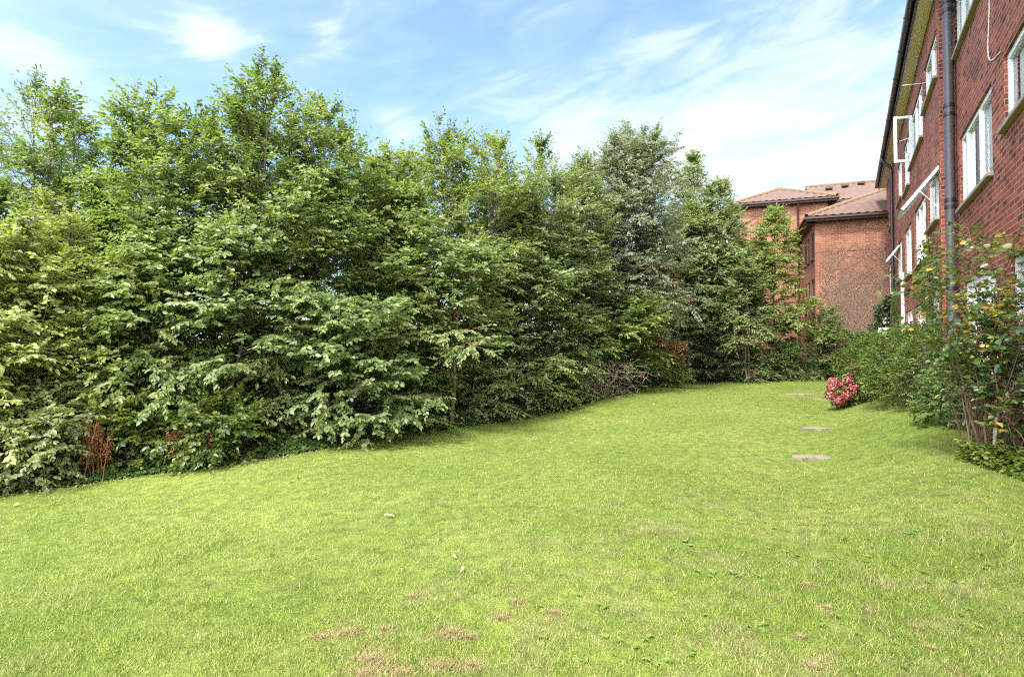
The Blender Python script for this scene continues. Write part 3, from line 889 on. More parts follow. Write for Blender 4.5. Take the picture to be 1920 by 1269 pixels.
def add_pane_to(parent, hinge, ax_w, ax_h, wdt, hgt, fw=.06):
    pass

# --- near section windows (s0,s1,z0,z1) heights relative to camera, then +CAMZ
a_n, a_f = 1.91, 1.67
S_END_N = 11.85
nw = {
 'n1': (8.62, 11.10, Z(2.20), Z(3.40)),
 'n2': (8.55, 11.45, Z(4.86), Z(6.02)),
 'n1b': (5.4, 7.93, Z(2.55), Z(3.42)),
 'n2b': (5.4, 7.7, Z(5.2), Z(6.02)),
 'n0': (8.50, 10.9, Z(-.40), Z(.95)),
 'n0b': (5.5, 7.75, Z(-.45), Z(.97)),
 'n1c': (1.8, 4.2, Z(2.20), Z(3.40)),
}
mb = MB()
wall_face(mb, ON, U1, N1, -1.5, S_END_N, -1.2, Z(6.38), list(nw.values()))
mb.build('wall', M['brick_old'], blk)
fw_ = {
 'f2a': (11.98, 13.95, Z(4.82), Z(5.72)),
 'f2b': (14.25, 17.1, Z(4.44), Z(5.70)),
 'f2c': (17.45, 19.2, Z(4.16), Z(5.55)),
 'f2d': (19.8, 21.6, Z(4.36), Z(5.6)),
 'f1a': (11.95, 13.6, Z(2.24), Z(3.22)),
 'f1b': (14.0, 16.35, Z(1.75), Z(3.15)),
 'f1c': (17.2, 19.1, Z(1.78), Z(3.12)),
 'f1d': (20.2, 22.2, Z(1.95), Z(3.15)),
 'f0a': (11.95, 13.3, Z(-.45), Z(.95)),
 'f0b': (14.2, 16.3, Z(-.9), Z(.86)),
 'f0c': (17.0, 19.0, Z(-.9), Z(.84)),
 'f0d': (19.6, 21.6, Z(-1.2), Z(.8)),
 'f2e': (23.9, 25.9, Z(4.3), Z(5.55)),
 'f1e': (24.3, 26.4, Z(1.8), Z(3.05)),
 'f0e': (24.2, 26.3, Z(-.9), Z(.6)),
}
S_END_F = 27.6
mb = MB()
wall_face(mb, OF, U1, N1, S_END_N - .12, S_END_F, -1.2, Z(6.38), list(fw_.values()))
# return face towards the camera, then end, back, top: a closed shell
Pf = lambda s, d, z: OF + U1 * s + N1 * d + UP * z
sr = S_END_N - .12
mb.poly([Pf(sr, 0, -1.2), Pf(sr, -.6, -1.2), Pf(sr, -.6, Z(6.38)), Pf(sr, 0, Z(6.38))], [(0, -1.2), (.6, -1.2), (.6, Z(6.38)), (0, Z(6.38))])
DEP = 9.
mb.poly([Pf(S_END_F, 0, -1.2), Pf(S_END_F, -DEP, -1.2), Pf(S_END_F, -DEP, Z(6.38)), Pf(S_END_F, 0, Z(6.38))], [(0, -1.2), (DEP, -1.2), (DEP, Z(6.38)), (0, Z(6.38))])
mb.poly([Pf(-1.5, -.21, -1.2), Pf(-1.5, -DEP, -1.2), Pf(-1.5, -DEP, Z(6.38)), Pf(-1.5, -.21, Z(6.38))], [(0, -1.2), (DEP, -1.2), (DEP, Z(6.38)), (0, Z(6.38))])
mb.poly([Pf(-1.5, -DEP, -1.2), Pf(S_END_F, -DEP, -1.2), Pf(S_END_F, -DEP, Z(6.38)), Pf(-1.5, -DEP, Z(6.38))], [(0, -1.2), (29, -1.2), (29, Z(6.38)), (0, Z(6.38))])
mb.build('wall', M['brick_old'], blk)
# dim inside: floors and a spine wall behind the windows
mb = MB()
mb.poly([Pf(-1.4, -3, -1.2), Pf(S_END_F - .1, -3, -1.2), Pf(S_END_F - .1, -3, Z(6.3)), Pf(-1.4, -3, Z(6.3))])
for zf in (.0, Z(1.15), Z(3.75), Z(6.3)):
    mb.poly([Pf(-1.4, -.5, zf), Pf(S_END_F - .1, -.5, zf), Pf(S_END_F - .1, -3, zf), Pf(-1.4, -3, zf)])
mb.build('room', M['dark_room'], blk)

W = {}
for k, v in nw.items():
    lt = {'n1': (.2, .62), 'n2': (.18, .55, .8), 'n1b': (.62,), 'n2b': (.5,), 'n0': (.25, .5, .75), 'n0b': (.3, .65), 'n1c': (.5,)}[k]
    lt = tuple(1 - f for f in lt)[::-1] if k in ('n1',) else lt
    tr = ((1, .62),) if k == 'n2' else ()
    cur = {'n1': (0, .9), 'n2': (.08, 1), 'n0': (.55, 1), 'n0b': (0, .3)}.get(k, (0, 1))
    W[k] = window(blk, ON, U1, N1, *v, lt, tr, curtain=cur, seed=len(W) + 3)
for k, v in fw_.items():
    lt = {'f2a': (.45,), 'f2b': (.33, .62), 'f2c': (.5,), 'f2d': (.5,), 'f1a': (.35,), 'f1b': (.3, .65), 'f1c': (.5,), 'f1d': (.4,), 'f0a': (.4,), 'f0b': (.35, .7), 'f0c': (.5,), 'f0d': (.3, .65), 'f2e': (.4,), 'f1e': (.4,), 'f0e': (.5,)}[k]
    cur = {'f1a': (.0, .3), 'f0a': (.0, .25), 'f0d': (0, .2), 'f1b': (0, .75), 'f0b': (0, .6)}.get(k, (0, 1))
    tr = ((0, .68),) if k in ('f2b', 'f2c', 'f1b', 'f1d') else ()
    W[k] = window(blk, OF, U1, N1, *v, lt, tr, sill=not k.startswith('f0'), curtain=cur, seed=len(W) + 31)

# opened sashes: casement at right angles on the second floor, top hung ones on the first
def sash_pane(o, hinge, aw, ah, w_, h_, fw=.06):
    mb = MB(); mb.poly([hinge + aw * a + ah * b for a, b in ((fw, fw), (w_ - fw, fw), (w_ - fw, h_ - fw), (fw, h_ - fw))])
    mb.build('pane', M['glass'], o)
h = Pf(16.6, .0, Z(4.50)); aw = (N1 * .97 + U1 * -.25).normalized()
s_ = sash(blk, OF, U1, N1, h, aw, UP, .40, 1.16)
sash_pane(s_, h, aw, UP, .40, 1.16)
tubes('stay', [(np.array([tuple(h + UP * .55 + N1 * .02 - U1 * .25), tuple(h + UP * .55 + N1 * .27)]), np.array([.008, .008]))], M['white'], s_)
for key, s0, zt, ln, wd_, tilt in (('f1a', 11.99, Z(3.17), .92, 1.02, 38), ('f1d', 21.45, Z(3.1), .6, .7, 36)):
    t = math.radians(tilt)
    hp = Pf(s0, -.02, zt); ah = (N1 * math.sin(t) - UP * math.cos(t)).normalized()
    s_ = sash(blk, OF, U1, N1, hp, U1, ah, wd_, ln)
    sash_pane(s_, hp, U1, ah, wd_, ln)
    e = hp + ah * ln * .55
    tubes('stay', [(np.array([tuple(e), tuple(Pf(s0, -.05, zt - ln * .9))]), np.array([.008, .008]))], M['white'], s_)
h = Pf(13.7, -.02, Z(5.35))
tubes('stay', [(np.array([tuple(h), tuple(h + N1 * .42 - U1 * .1)]), np.array([.008, .008]))], M['cable'], W['f2a'])

# soffit, fascia, gutter, roof
mb = MB()
mb.boxf(OF, U1, N1, (-1.6, -.5, Z(6.385)), (S_END_F + .05, .245, Z(6.415)))
mb.build('soffit', M['cream'], blk)
mb = MB()
mb.boxf(OF, U1, N1, (-1.6, .247, Z(6.33)), (S_END_F + .05, .275, Z(6.55)))
mb.build('fascia', M['black_pl'], blk)
# half round gutter
V = []; Q = []
prof = [(.275 + .065 + .065 * math.cos(t), 6.50 + .065 * math.sin(t)) for t in np.linspace(PI, 2 * PI, 9)]
prof += [(.275 + .065 + .055 * math.cos(t), 6.50 + .055 * math.sin(t)) for t in np.linspace(2 * PI, PI, 9)]
for s in (-1.6, S_END_F + .1):
    for d, z in prof: V.append(tuple(Pf(s, d, Z(z))))
n = len(prof)
Q = np.array([[i, (i + 1) % n, n + (i + 1) % n, n + i] for i in range(n)])
gut = link('gutter', np_mesh('gutter', np.array(V), [Q], smooth=False), M['black_pl'], blk)
for k, s in enumerate(np.arange(.6, 27.5, 1.55)):
    prof2 = [(.275 + .065 + .074 * math.cos(t), 6.50 + .074 * math.sin(t)) for t in np.linspace(PI, 2 * PI, 9)] + [(.275 + .065 + .066 * math.cos(t), 6.50 + .066 * math.sin(t)) for t in np.linspace(2 * PI, PI, 9)]
    V = [tuple(Pf(s + e, d, Z(z))) for e in (0, .06) for d, z in prof2]
    caps = np.array([[i, i + 1, n - 2 - i, n - 1 - i] for i in range(8)])
    link('gutter_bracket', np_mesh('gutter_bracket', np.array(V), [Q, caps, caps + n]), M['black_pl'], blk)
mb = MB()
mb.boxf(OF, U1, N1, (S_END_F + .1, .275, Z(6.43)), (S_END_F + .115, .405, Z(6.50)))
mb.build('gutter_end', M['black_pl'], blk)

def roof_slope(name, O, U, S, wdt, ln, mat, parent, planes=(), step=.06, tile_w=.30, course=.30):
    """corrugated tile surface in the plane O + u U + s S, cut by (point, normal) planes (normal side removed)"""
    O = Vector(O); U = Vector(U).normalized(); S = Vector(S).normalized(); Nn = U.cross(S).normalized()
    if Nn.z < 0: Nn = -Nn
    us = np.arange(0, wdt + step, step)
    ss = []
    k = 0
    while k * course < ln:
        ss += [(k * course, .035), (min(ln, (k + 1) * course - .004), .004)]; k += 1
    V = []
    jit = random.Random(5)
    for s, e in ss:
        ph = 0
        for u in us:
            hgt = e + .022 * max(-.35, math.sin(2 * PI * u / tile_w))
            V.append(tuple(O + U * u + S * s + Nn * hgt))
    nx = len(us)
    i = np.arange(len(ss) - 1)[:, None] * nx + np.arange(nx - 1)[None, :]
    q = np.stack([i, i + 1, i + nx + 1, i + nx], -1).reshape(-1, 4)
    me = np_mesh(name, np.array(V), [q])
    bm = bmesh.new(); bm.from_mesh(me)
    for p, nr in planes:
        bmesh.ops.bisect_plane(bm, geom=list(bm.verts) + list(bm.edges) + list(bm.faces), plane_co=p, plane_no=nr, clear_outer=True)
    bm.to_mesh(me); bm.free()
    return link(name, me, M[mat], parent)

rs = (-N1 * math.cos(math.radians(27)) + UP * math.sin(math.radians(27)))
roof_slope('roof', Pf(-1.6, .31, Z(6.57)), U1, rs, S_END_F + 1.7, 5.6, 'tile', blk, step=.1)
rs2 = (N1 * math.cos(math.radians(27)) + UP * math.sin(math.radians(27)))
roof_slope('roof', Pf(-1.6, -DEP - .31, Z(6.57)), U1, rs2, S_END_F + 1.7, 5.6, 'tile', blk, step=.1)

# downpipes
def pipe(name, pts, r, mat, parent, collars=(), cr=1.3):
    tubes(name, [(np.array([tuple(p) for p in pts]), np.full(len(pts), r))], M[mat], parent, 14)
o_ = OF + U1 * 11.45 + N1 * -.10
pts = [o_ + UP * z for z in np.linspace(-.3, Z(6.4), 6)]
dp = tubes('downpipe', [(np.array([tuple(p) for p in pts]), np.full(6, .075))], M['pipe'], blk, 16)
for z in (Z(4.05), Z(3.9), Z(2.42), Z(2.30), Z(.9), Z(5.85), Z(5.7)):
    tubes('pipe_collar', [(np.array([tuple(o_ + UP * (z - .03)), tuple(o_ + UP * (z + .03))]), np.array([.086, .086]))], M['black_pl'], dp, 16)
    mbb = MB(); mbb.boxf(o_, U1, N1, (-.02, -.12, z - .02), (.02, -.07, z + .02)); mbb.build('pipe_bracket', M['black_pl'], dp)
o2 = OF + U1 * 23.1 + N1 * .075
pts = [o2 + UP * z for z in np.linspace(-.3, Z(5.95), 5)] + [o2 + UP * Z(6.1) + N1 * .05, o2 + UP * Z(6.25) + N1 * .2, o2 + UP * Z(6.34) + N1 * .26, o2 + UP * Z(6.45) + N1 * .265]
dp2 = tubes('downpipe', [(np.array([tuple(p) for p in pts]), np.full(len(pts), .055))], M['black_pl'], blk, 14)
for z in (Z(5.9), Z(4.3), Z(2.4), Z(.7)):
    tubes('pipe_collar', [(np.array([tuple(o2 + UP * (z - .04)), tuple(o2 + UP * (z + .04))]), np.array([.066, .066]))], M['black_pl'], dp2, 14)
# white pipe, brick ledge, cables, lamp, door
o3 = OF + U1 * 19.35 + N1 * .05
tubes('white_pipe', [(np.array([tuple(o3 + UP * z) for z in (-.2, Z(.9), Z(2.0))]), np.full(3, .05))], M['white'], blk, 10)
mb = MB()
mb.boxf(OF, U1, N1, (12.0, 0.002, Z(1.38)), (19.25, .045, Z(1.44)))
mb.build('brick_ledge', M['brown_wood'], blk); mb = MB()
mb.boxf(OF, U1, N1, (23.4, 0.002, Z(1.38)), (S_END_F, .045, Z(1.44)))
mb.build('brick_ledge', M['brown_wood'], blk)
cpts = []
base_c = ON + N1 * .012
for s, z in ((8.55, 4.75), (8.6, 4.3), (8.72, 3.9), (8.7, 3.75), (8.6, 3.66), (8.45, 3.60), (8.25, 3.56), (7.95, 3.5)):
    cpts.append(tuple(base_c + U1 * s + UP * Z(z)))
tubes('cable', [(np.array(cpts), np.full(len(cpts), .007))], M['cable'], blk, 5)
lampo = OF + U1 * 26.6 + N1 * .0
mb = MB(); mb.boxf(lampo, U1, N1, (-.09, .002, Z(.88)), (.09, .26, Z(.96))); lm = mb.build('security_light', M['cream'], blk, bevel=.01)
tubes('lamp_globe', [(np.array([tuple(lampo + N1 * .16 + UP * Z(z)) for z in (.87, .82, .74, .68)]), np.array([.05, .085, .085, .04]))], M['curtain'], lm, 12)
hd = Pf(24.15, .0, Z(-1.55))
dw = sash(blk, OF, U1, N1, hd, N1, UP, .48, 2.05, fw=.085)
dw.name = 'open_door'
mb = MB(); mb.boxf(hd, N1, U1, (.08, -.008, .08), (.40, .008, 1.97)); mb.build('pane', M['glass'], dw)

# ------------------------------------------------------------------ orange brick block beyond the lawn
UA = Vector((.936, -.351, 0)).normalized(); VA = Vector((.351, .936, 0)).normalized()
C0 = Vector((12.68, 24.02, 0)); PB = C0 + VA * 4.7
far = empty('orange_brick_block', (14, 28, 0))
tag(far, 'orange red brick block with hipped tile roofs beyond the end of the lawn', 'building')
EA = Z(5.14); EB = Z(6.97)
def solid(O, U, V_, w0, w1, d0, d1, z0, z1, name='wall', holesU=(), holes_side=()):
    mb = MB()
    wall_face(mb, O + U * 0 + V_ * d0, U, -V_, w0, w1, z0, z1, list(holesU), .08)
    wall_face(mb, O + U * w0, V_, -U, d0, d1, z0, z1, list(holes_side), .08)
    for q, uvw in (([O + U * w1 + V_ * d0, O + U * w1 + V_ * d1], (d0, d1)), ([O + U * w0 + V_ * d1, O + U * w1 + V_ * d1], (w0, w1))):
        mb.poly([q[0] + UP * z0, q[1] + UP * z0, q[1] + UP * z1, q[0] + UP * z1], [(uvw[0], z0), (uvw[1], z0), (uvw[1], z1), (uvw[0], z1)])
    mb.poly([O + U * w0 + V_ * d0 + UP * z1, O + U * w1 + V_ * d0 + UP * z1, O + U * w1 + V_ * d1 + UP * z1, O + U * w0 + V_ * d1 + UP * z1])
    return mb.build(name, M['brick_orange'], far)
side = [(.3, 1.2, Z(3.5), Z(4.62)), (1.75, 2.35, Z(3.5), Z(4.62)), (2.75, 3.5, Z(3.5), Z(4.62)),
        (.3, 1.2, Z(1.3), Z(2.65)), (1.75, 2.35, Z(1.3), Z(2.65)), (2.75, 3.5, Z(1.3), Z(2.65))]
solid(C0, UA, VA, 0, 4.2, 0, 8., -1.2, EA, holes_side=side)
for k, hsd in enumerate(side):
    window(far, C0, VA, -UA, *hsd, (.5,), (), sill=True, curtain=None, frame_mat='brown_wood', sillmat='brown_wood', fw=.07)
solid(PB, UA, VA, -2.83, 1.18, 0, 4.4, -1.2, EB)
solid(PB, UA, VA, -1.2, 9., .5, 7.0, -1.2, EB - .02)
solid(PB, UA, VA, -7.5, -1.25, .55, 7.8, -1.2, EB - 1.1)
wl = [(-3.9, -2.98, Z(4.75), Z(5.6))]
window(far, PB + VA * .42, UA, -VA, *wl[0], (.5,), (), sill=False, curtain=(0, 1), seed=77)
# roofs
def hip_roof(O, U, V_, w0, w1, d0, d1, z, pitch, ov=.35, front_only=False, hips=(1, 1), mat='tile'):
    """hipped roof over rectangle, ridge along U"""
    w0 -= ov; w1 += ov; d0 -= ov; d1 += ov
    t = math.tan(pitch); z = z + .02
    half = (d1 - d0) / 2
    Pt = lambda a, b, c=0: O + U * a + V_ * b + UP * (z + c)
    sl = half / math.cos(pitch)
    cp = math.cos(pitch); sp_ = math.sin(pitch)
    # hip planes are vertical, 45 degrees in plan
    n0 = (-U + V_).normalized(); n1 = (U + V_).normalized()
    pf = []
    if hips[0]: pf.append((Pt(w0, d0), (V_ - U).normalized()))
    if hips[1]: pf.append((Pt(w1, d0), (V_ + U).normalized()))
    roof_slope('roof', Pt(w0, d0), U, V_ * cp + UP * sp_, w1 - w0, sl, mat, far, pf)
    pb = []
    if hips[0]: pb.append((Pt(w0, d1), (-V_ - U).normalized()))
    if hips[1]: pb.append((Pt(w1, d1), (-V_ + U).normalized()))
    roof_slope('roof', Pt(w0, d1), U, -V_ * cp + UP * sp_, w1 - w0, sl, mat, far, pb)
    caps = []
    rz = half * t
    wm0 = w0 + half if hips[0] else w0; wm1 = w1 - half if hips[1] else w1
    if wm0 > wm1: wm0 = wm1 = (wm0 + wm1) / 2
    if hips[0]:
        roof_slope('roof', Pt(w0, d0), V_, U * cp + UP * sp_, d1 - d0, sl, mat, far, [(Pt(w0, d0), (U - V_).normalized()), (Pt(w0, d1), (U + V_).normalized())])
        caps += [(Pt(w0, d0), Pt(w0 + half, d0 + half, rz)), (Pt(w0, d1), Pt(w0 + half, d0 + half, rz))]
    if hips[1]:
        roof_slope('roof', Pt(w1, d0), V_, -U * cp + UP * sp_, d1 - d0, sl, mat, far, [(Pt(w1, d0), (-U - V_).normalized()), (Pt(w1, d1), (-U + V_).normalized())])
        caps += [(Pt(w1, d0), Pt(w1 - half, d0 + half, rz)), (Pt(w1, d1), Pt(w1 - half, d0 + half, rz))]
    caps.append((Pt(wm0, d0 + half, rz), Pt(wm1, d0 + half, rz)))
    paths = []
    for a, b in caps:
        if (b - a).length < .05: continue
        k = max(2, int((b - a).length / .3))
        pts = []; rd = []
        for i in range(k):
            for f, r in ((i / k, .105), ((i + .97) / k, .085)):
                pts.append(tuple(a + (b - a) * f + UP * .03)); rd.append(r)
        paths.append((np.array(pts), np.array(rd)))
    tubes('ridge_tiles', paths, M['ridge'], far, 8)
    # fascia and gutter round the eaves
    mb = MB()
    L = [(Pt(w0, d0), U, -V_, w1 - w0)]
    if hips[0]: L.append((Pt(w0, d0), V_, -U, d1 - d0))
    if hips[1]: L.append((Pt(w1, d0), V_, U, d1 - d0))
    for o, u, nn, l in L:
        mb.boxf(o, u, nn, (0.002, -.03, -.19), (l - .002, -.005, -.01))
        mb.boxf(o, u, nn, (-.05, -.001, -.10), (l + .05, .10, -.02))
        mb.boxf(o, u, nn, (.035, -ov - .02, -.195), (l - .035, -.032, -.18))
    mb.build('gutter', M['brown_wood'], far)
PIT = math.radians(25)
hip_roof(PB, UA, VA, -2.83, 1.18, 0, 4.3, EB, PIT)
hip_roof(C0, UA, VA, 0, 9.5, 0, 7.6, EA, PIT, hips=(1, 0))
hip_roof(PB, UA, VA, 1.0, 12., .9, 6.7, EB, PIT, hips=(0, 0))
mb = MB(); mb.poly([PB + UA * .98 + VA * .9 + UP * EB, PB + UA * .98 + VA * 6.7 + UP * EB, PB + UA * .98 + VA * 3.8 + UP * (EB + 2.9 * math.tan(PIT))], [(0, 0), (5.8, 0), (2.9, 1.35)]); mb.build('gable', M['brick_orange'], far)
hip_roof(PB, UA, VA, -7.5, -1.5, .9, 7.5, EB - 1.05, PIT, hips=(1, 0))
# roof vents
for px in (1554, 1584, 1614):
    p = at(px, 360, 30.4)
    # project on C slope
    b_ = (p - PB).dot(VA); zc = EB + .02 + (b_ - .55) * math.tan(PIT)
    q_ = Vector((p.x, p.y, zc + .03))
    mb = MB(); mb.boxf(q_, UA, -VA, (-.16, 0, 0), (.16, .25, .12)); mb.build('roof_vent', M['brown_wood'], far, bevel=.02)
# brown downpipes
o4 = PB + UA * -.15 - VA * .06
tubes('downpipe', [(np.array([tuple(o4 + UP * z) for z in (-.3, 3, EB - .5)] + [tuple(o4 + UP * (EB - .2) - VA * .25), tuple(o4 + UP * (EB - .1) - VA * .3)]), np.full(5, .05))], M['brown_wood'], far, 10)
# brick bands
mb = MB(); mb.boxf(PB, UA, -VA, (-2.82, .002, Z(1.15)), (-.02, .02, Z(1.22))); mb.build('brick_band', M['brick_orange'], far)
mb = MB(); mb.boxf(C0, UA, -VA, (.01, .002, Z(3.72)), (4.1, .012, Z(3.79)))
mb.build('brick_band', M['brick_orange'], far)

# bare creeper on the orange wall
rng = random.Random(8)
cre = empty('wall_creeper', tuple(C0 + UA * 1.5)); tag(cre, 'bare twiggy creeper spread over the orange brick wall', 'climber')
paths = []; tips = []
def grow(p, ang, ln, r, dep):
    pts = [p]; a = ang
    k = max(3, int(ln / .18))
    for i in range(k):
        a += rng.gauss(0, .16)
        p = (p[0] + math.sin(a) * ln / k, p[1] + math.cos(a) * ln / k)
        if p[0] < .1 or p[0] > 2.75 or p[1] > Z(4.1): break
        pts.append(p)
        if dep > 0 and rng.random() < .62:
            grow(p, a + rng.choice((-1, 1)) * rng.uniform(.25, .8), ln * rng.uniform(.35, .7), r * .6, dep - 1)
    if len(pts) > 2:
        paths.append((np.array([tuple(C0 + UA * q[0] - VA * (.02 + rng.uniform(0, .03)) + UP * q[1]) for q in pts]), np.linspace(r, max(.004, r * .3), len(pts))))
        tips.append(pts[-1])
for b0, a0 in ((1.75, -.2), (1.8, .05), (1.85, .3), (1.8, -.45), (1.9, .75)):
    grow((b0, .1), a0, 4.6, .020, 4)
tubes('stem', paths[:1500], M['creeper_stem'], cre, 4)
# dark ivy clump at the corner and creeper on the red wall
def leaf_patch(root, name, pts_fn, n, leafL, mat, seed, nrm):
    rg = np.random.default_rng(seed)
    P = np.array([pts_fn(rg) for _ in range(n)])
    D = np.array(nrm) * .5 + rg.normal(0, .5, (n, 3)); D[:, 2] -= .5
    Nn = np.array(nrm) + np.array([0, 0, .7]) + rg.normal(0, .45, (n, 3))
    L = leafL * rg.uniform(.6, 1.2, n)
    link(name, leaf_mesh(name, P, D, Nn, L, L * .8, np.clip(rg.normal(.45, .2, n), 0, 1)), M[mat], root)
iv = empty('ivy', tuple(C0 + UA * 2.4)); tag(iv, 'dark green ivy clump in the corner where the two brick blocks meet', 'ivy')
def f_iv(rg):
    c = [(2.35, 2.9, .32), (2.5, 2.4, .42), (2.15, 1.95, .45), (2.45, 1.75, .5), (2.6, 3.2, .22), (1.95, 1.7, .3)][rg.integers(6)]
    a = rg.uniform(0, 6.28); r = c[2] * math.sqrt(rg.uniform(0, 1))
    return tuple(C0 + UA * (c[0] + math.cos(a) * r) + UP * (c[1] + math.sin(a) * r) - VA * rg.uniform(.02, .38))
leaf_patch(iv, 'crown', f_iv, 1500, .09, 'leaf_dark', 3, tuple(-VA))
tubes('stem', [(np.array([tuple(C0 + UA * a - VA * .03 + UP * z) for a, z in q]), np.linspace(.02, .006, len(q))) for q in (((1.9, 0), (2.1, .9), (2.3, 1.8), (2.5, 2.9)), ((2.0, 0), (2.4, .9), (2.5, 1.9)))], M['bark'], iv, 5)
iv2 = empty('ivy', tuple(Pf(21, .05, 0))); tag(iv2, 'narrow ivy column on the red brick wall beside the black downpipe', 'ivy')
leaf_patch(iv2, 'crown', lambda rg: tuple(Pf(22.3 - 1.6 * rg.uniform(0, 1) ** 1.5, rg.uniform(.03, .16), rg.uniform(.2, Z(1.75)))), 1100, .07, 'leaf_ivy', 5, tuple(N1))
tubes('stem', [(np.array([tuple(Pf(22.2 + .05 * math.sin(z * 3), .02, z)) for z in np.linspace(0, 3.2, 8)]), np.full(8, .012))], M['bark'], iv2, 5)
iv3 = empty('ivy', tuple(Pf(12.6, .05, 0))); tag(iv3, 'ivy climbing the red brick wall left of the big grey downpipe', 'ivy')
def f_iv3(rg):
    z = rg.uniform(.3, Z(1.9)); s = 12.2 + .35 * math.sin(z * 2.1) + rg.normal(0, .28) + (1.1 if rg.uniform() < .35 else 0)
    return tuple(Pf(s, rg.uniform(.03, .2), z))
leaf_patch(iv3, 'crown', f_iv3, 1300, .075, 'leaf_bush', 6, tuple(N1))
tubes('stem', [(np.array([tuple(Pf(12.2 + .35 * math.sin(z * 2.1), .02, z)) for z in np.linspace(0, 3.4, 12)]), np.full(12, .012))], M['bark'], iv3, 5)

# ------------------------------------------------------------------ planting at the far end of the lawn
def ground_at_Y(px, Y):
    x = (px - 960) / F * Y
    return Vector((x, Y, gz(x, Y)))
farpl = [
  ('sapling', 'slim pale green sapling in front of the orange brick block', 'tree', 1452, 388, 54, 23.2, 'leaf_yellowgreen', dict(nbr=84, ntw=13, m=9, leafL=.13, leafW=.42, t0=.28, spires=3, prof='tree', tilt=.6, twig=.4)),
  ('sapling', 'twin stemmed sapling left of the slim pale one, leaning', 'tree', 1402, 470, 50, 22.2, 'leaf_olive', dict(nbr=60, ntw=11, m=9, leafL=.13, leafW=.42, stems=2, t0=.3, spires=2, tilt=.5)),
  ('shrub', 'dark rounded evergreen shrub at the foot of the orange downpipe', 'shrub', 1462, 595, 27, 24.0, 'leaf_dark', dict(nbr=44, ntw=9, stems=3, leafL=.08, prof='round', t0=.1, spires=0, twig=.25)),
  ('shrub', 'loose brownish green shrub below the bare creeper', 'shrub', 1540, 592, 42, 23.2, 'leaf_olive', dict(nbr=50, ntw=9, stems=5, leafL=.085, prof='vase', t0=.1, spires=2, twig=.3)),
  ('shrub', 'dark leggy shrub with bare stems showing at its foot', 'shrub', 1568, 628, 46, 22.6, 'leaf_mid', dict(nbr=50, ntw=9, stems=6, leafL=.085, prof='round', t0=.25, spires=0, twig=.3, bark='bark_pale')),
  ('shrub', 'low dark bush just left of the pink flowers, close to the red block', 'shrub', 1612, 640, 30, 21.5, 'leaf_dark', dict(nbr=44, ntw=9, stems=4, leafL=.08, prof='round', t0=.05, spires=0, twig=.28)),
  ('shrub', 'low ground hugging bush at the far lawn edge under the saplings', 'shrub', 1420, 655, 40, 22.6, 'leaf_olive', dict(nbr=50, ntw=9, stems=5, leafL=.075, prof='low', t0=.02, spires=0, twig=.28)),
  ('shrub', 'second low bush at the far lawn edge, under the dark evergreen', 'shrub', 1490, 650, 42, 22.8, 'leaf_ivy', dict(nbr=50, ntw=9, stems=5, leafL=.075, prof='low', t0=.02, spires=0, twig=.28)),
]
for i, (nm, lab, cat, px, top, hw, Y, mat, kw) in enumerate(farpl):
    p = ground_at_Y(px, Y)
    woody(nm, lab, cat, p, (640 - top) / F * Y + CAMZ - p.z, hw / F * Y, mat, 700 + i, **kw)

# ------------------------------------------------------------------ bushes along the red block
p = ground_at_Y(1688, 11.2)
def bush_mass(name, label, cat, blobs, n, leafL, mat, seed, bark='bark'):
    """a clipped looking bush: twigs start on several merged ellipsoids and point outward"""
    rg = np.random.default_rng(seed)
    root = empty(name, blobs[0][0]); tag(root, label, cat)
    S = []; D = []; T = []; paths = []
    for c, r in blobs:
        c = np.array(c, float); r = np.array(r, float)
        k = int(n * (r[0] * r[1] + r[1] * r[2] + r[0] * r[2]) / sum((q[0] * q[1] + q[1] * q[2] + q[0] * q[2]) for _, q in blobs))
        v = unit(rg.normal(0, 1, (k, 3))); v[:, 2] = np.abs(v[:, 2]) * np.where(rg.uniform(0, 1, k) < .75, 1, -.9)
        pp = c + v * r * rg.uniform(.78, 1.0, k)[:, None]
        S.append(pp); D.append(unit(v * np.array([1, 1, .6]) + np.array([0, 0, .25]) + rg.normal(0, .35, (k, 3)))); T.append(rg.uniform(.05, .13, k))
        for j in range(0, k, 40):
            b0 = np.array([c[0] + rg.normal(0, .12), c[1] + rg.normal(0, .12), gz(c[0], c[1])])
            mid = (b0 + pp[j]) / 2 + np.array([0, 0, .1])
            paths.append((np.stack([b0, mid, pp[j]]), np.array([.010, .006, .003])))
    S = np.concatenate(S); D = np.concatenate(D); T = np.concatenate(T)
    P, Dl, Nn, lL, lW, rn = leaves_on_twigs(S, D, T, 7, leafL, .6, rg, tilt=.5)
    kk = P[:, 2] > ground_z(P[:, 0], P[:, 1]) + .02
    link('crown', leaf_mesh('crown', P[kk], Dl[kk], Nn[kk], lL[kk], lW[kk], rn[kk]), M[mat], root)
    tubes('stem', paths, M[bark], root, 5)
    return root
def G(px, Y, z):
    q = ground_at_Y(px, Y); return (q.x, q.y, q.z + z)
bush_mass('rounded_bush', 'big rounded green bush with lime top against the red brick block', 'bush',
          [(G(1654, 12.9, .66), (.84, .9, .84)), (G(1706, 11.0, .60), (.84, .85, .86)), (G(1640, 13.3, .48), (.52, .66, .58)), (G(1616, 13.25, .34), (.45, .5, .42)), (G(1756, 9.5, .54), (.60, .68, .76)), (G(1708, 12.4, .86), (.76, .85, .72)), (G(1694, 10.6, .34), (.58, .62, .42))],
          6400, .052, 'leaf_bush', 41)
bush_mass('shrub', 'dark low shrub between the rounded bush and the leggy stems', 'shrub',
          [(G(1802, 8.1, .42), (.42, .5, .58)), (G(1776, 8.2, .20), (.40, .4, .32))], 760, .06, 'leaf_ivy', 42)
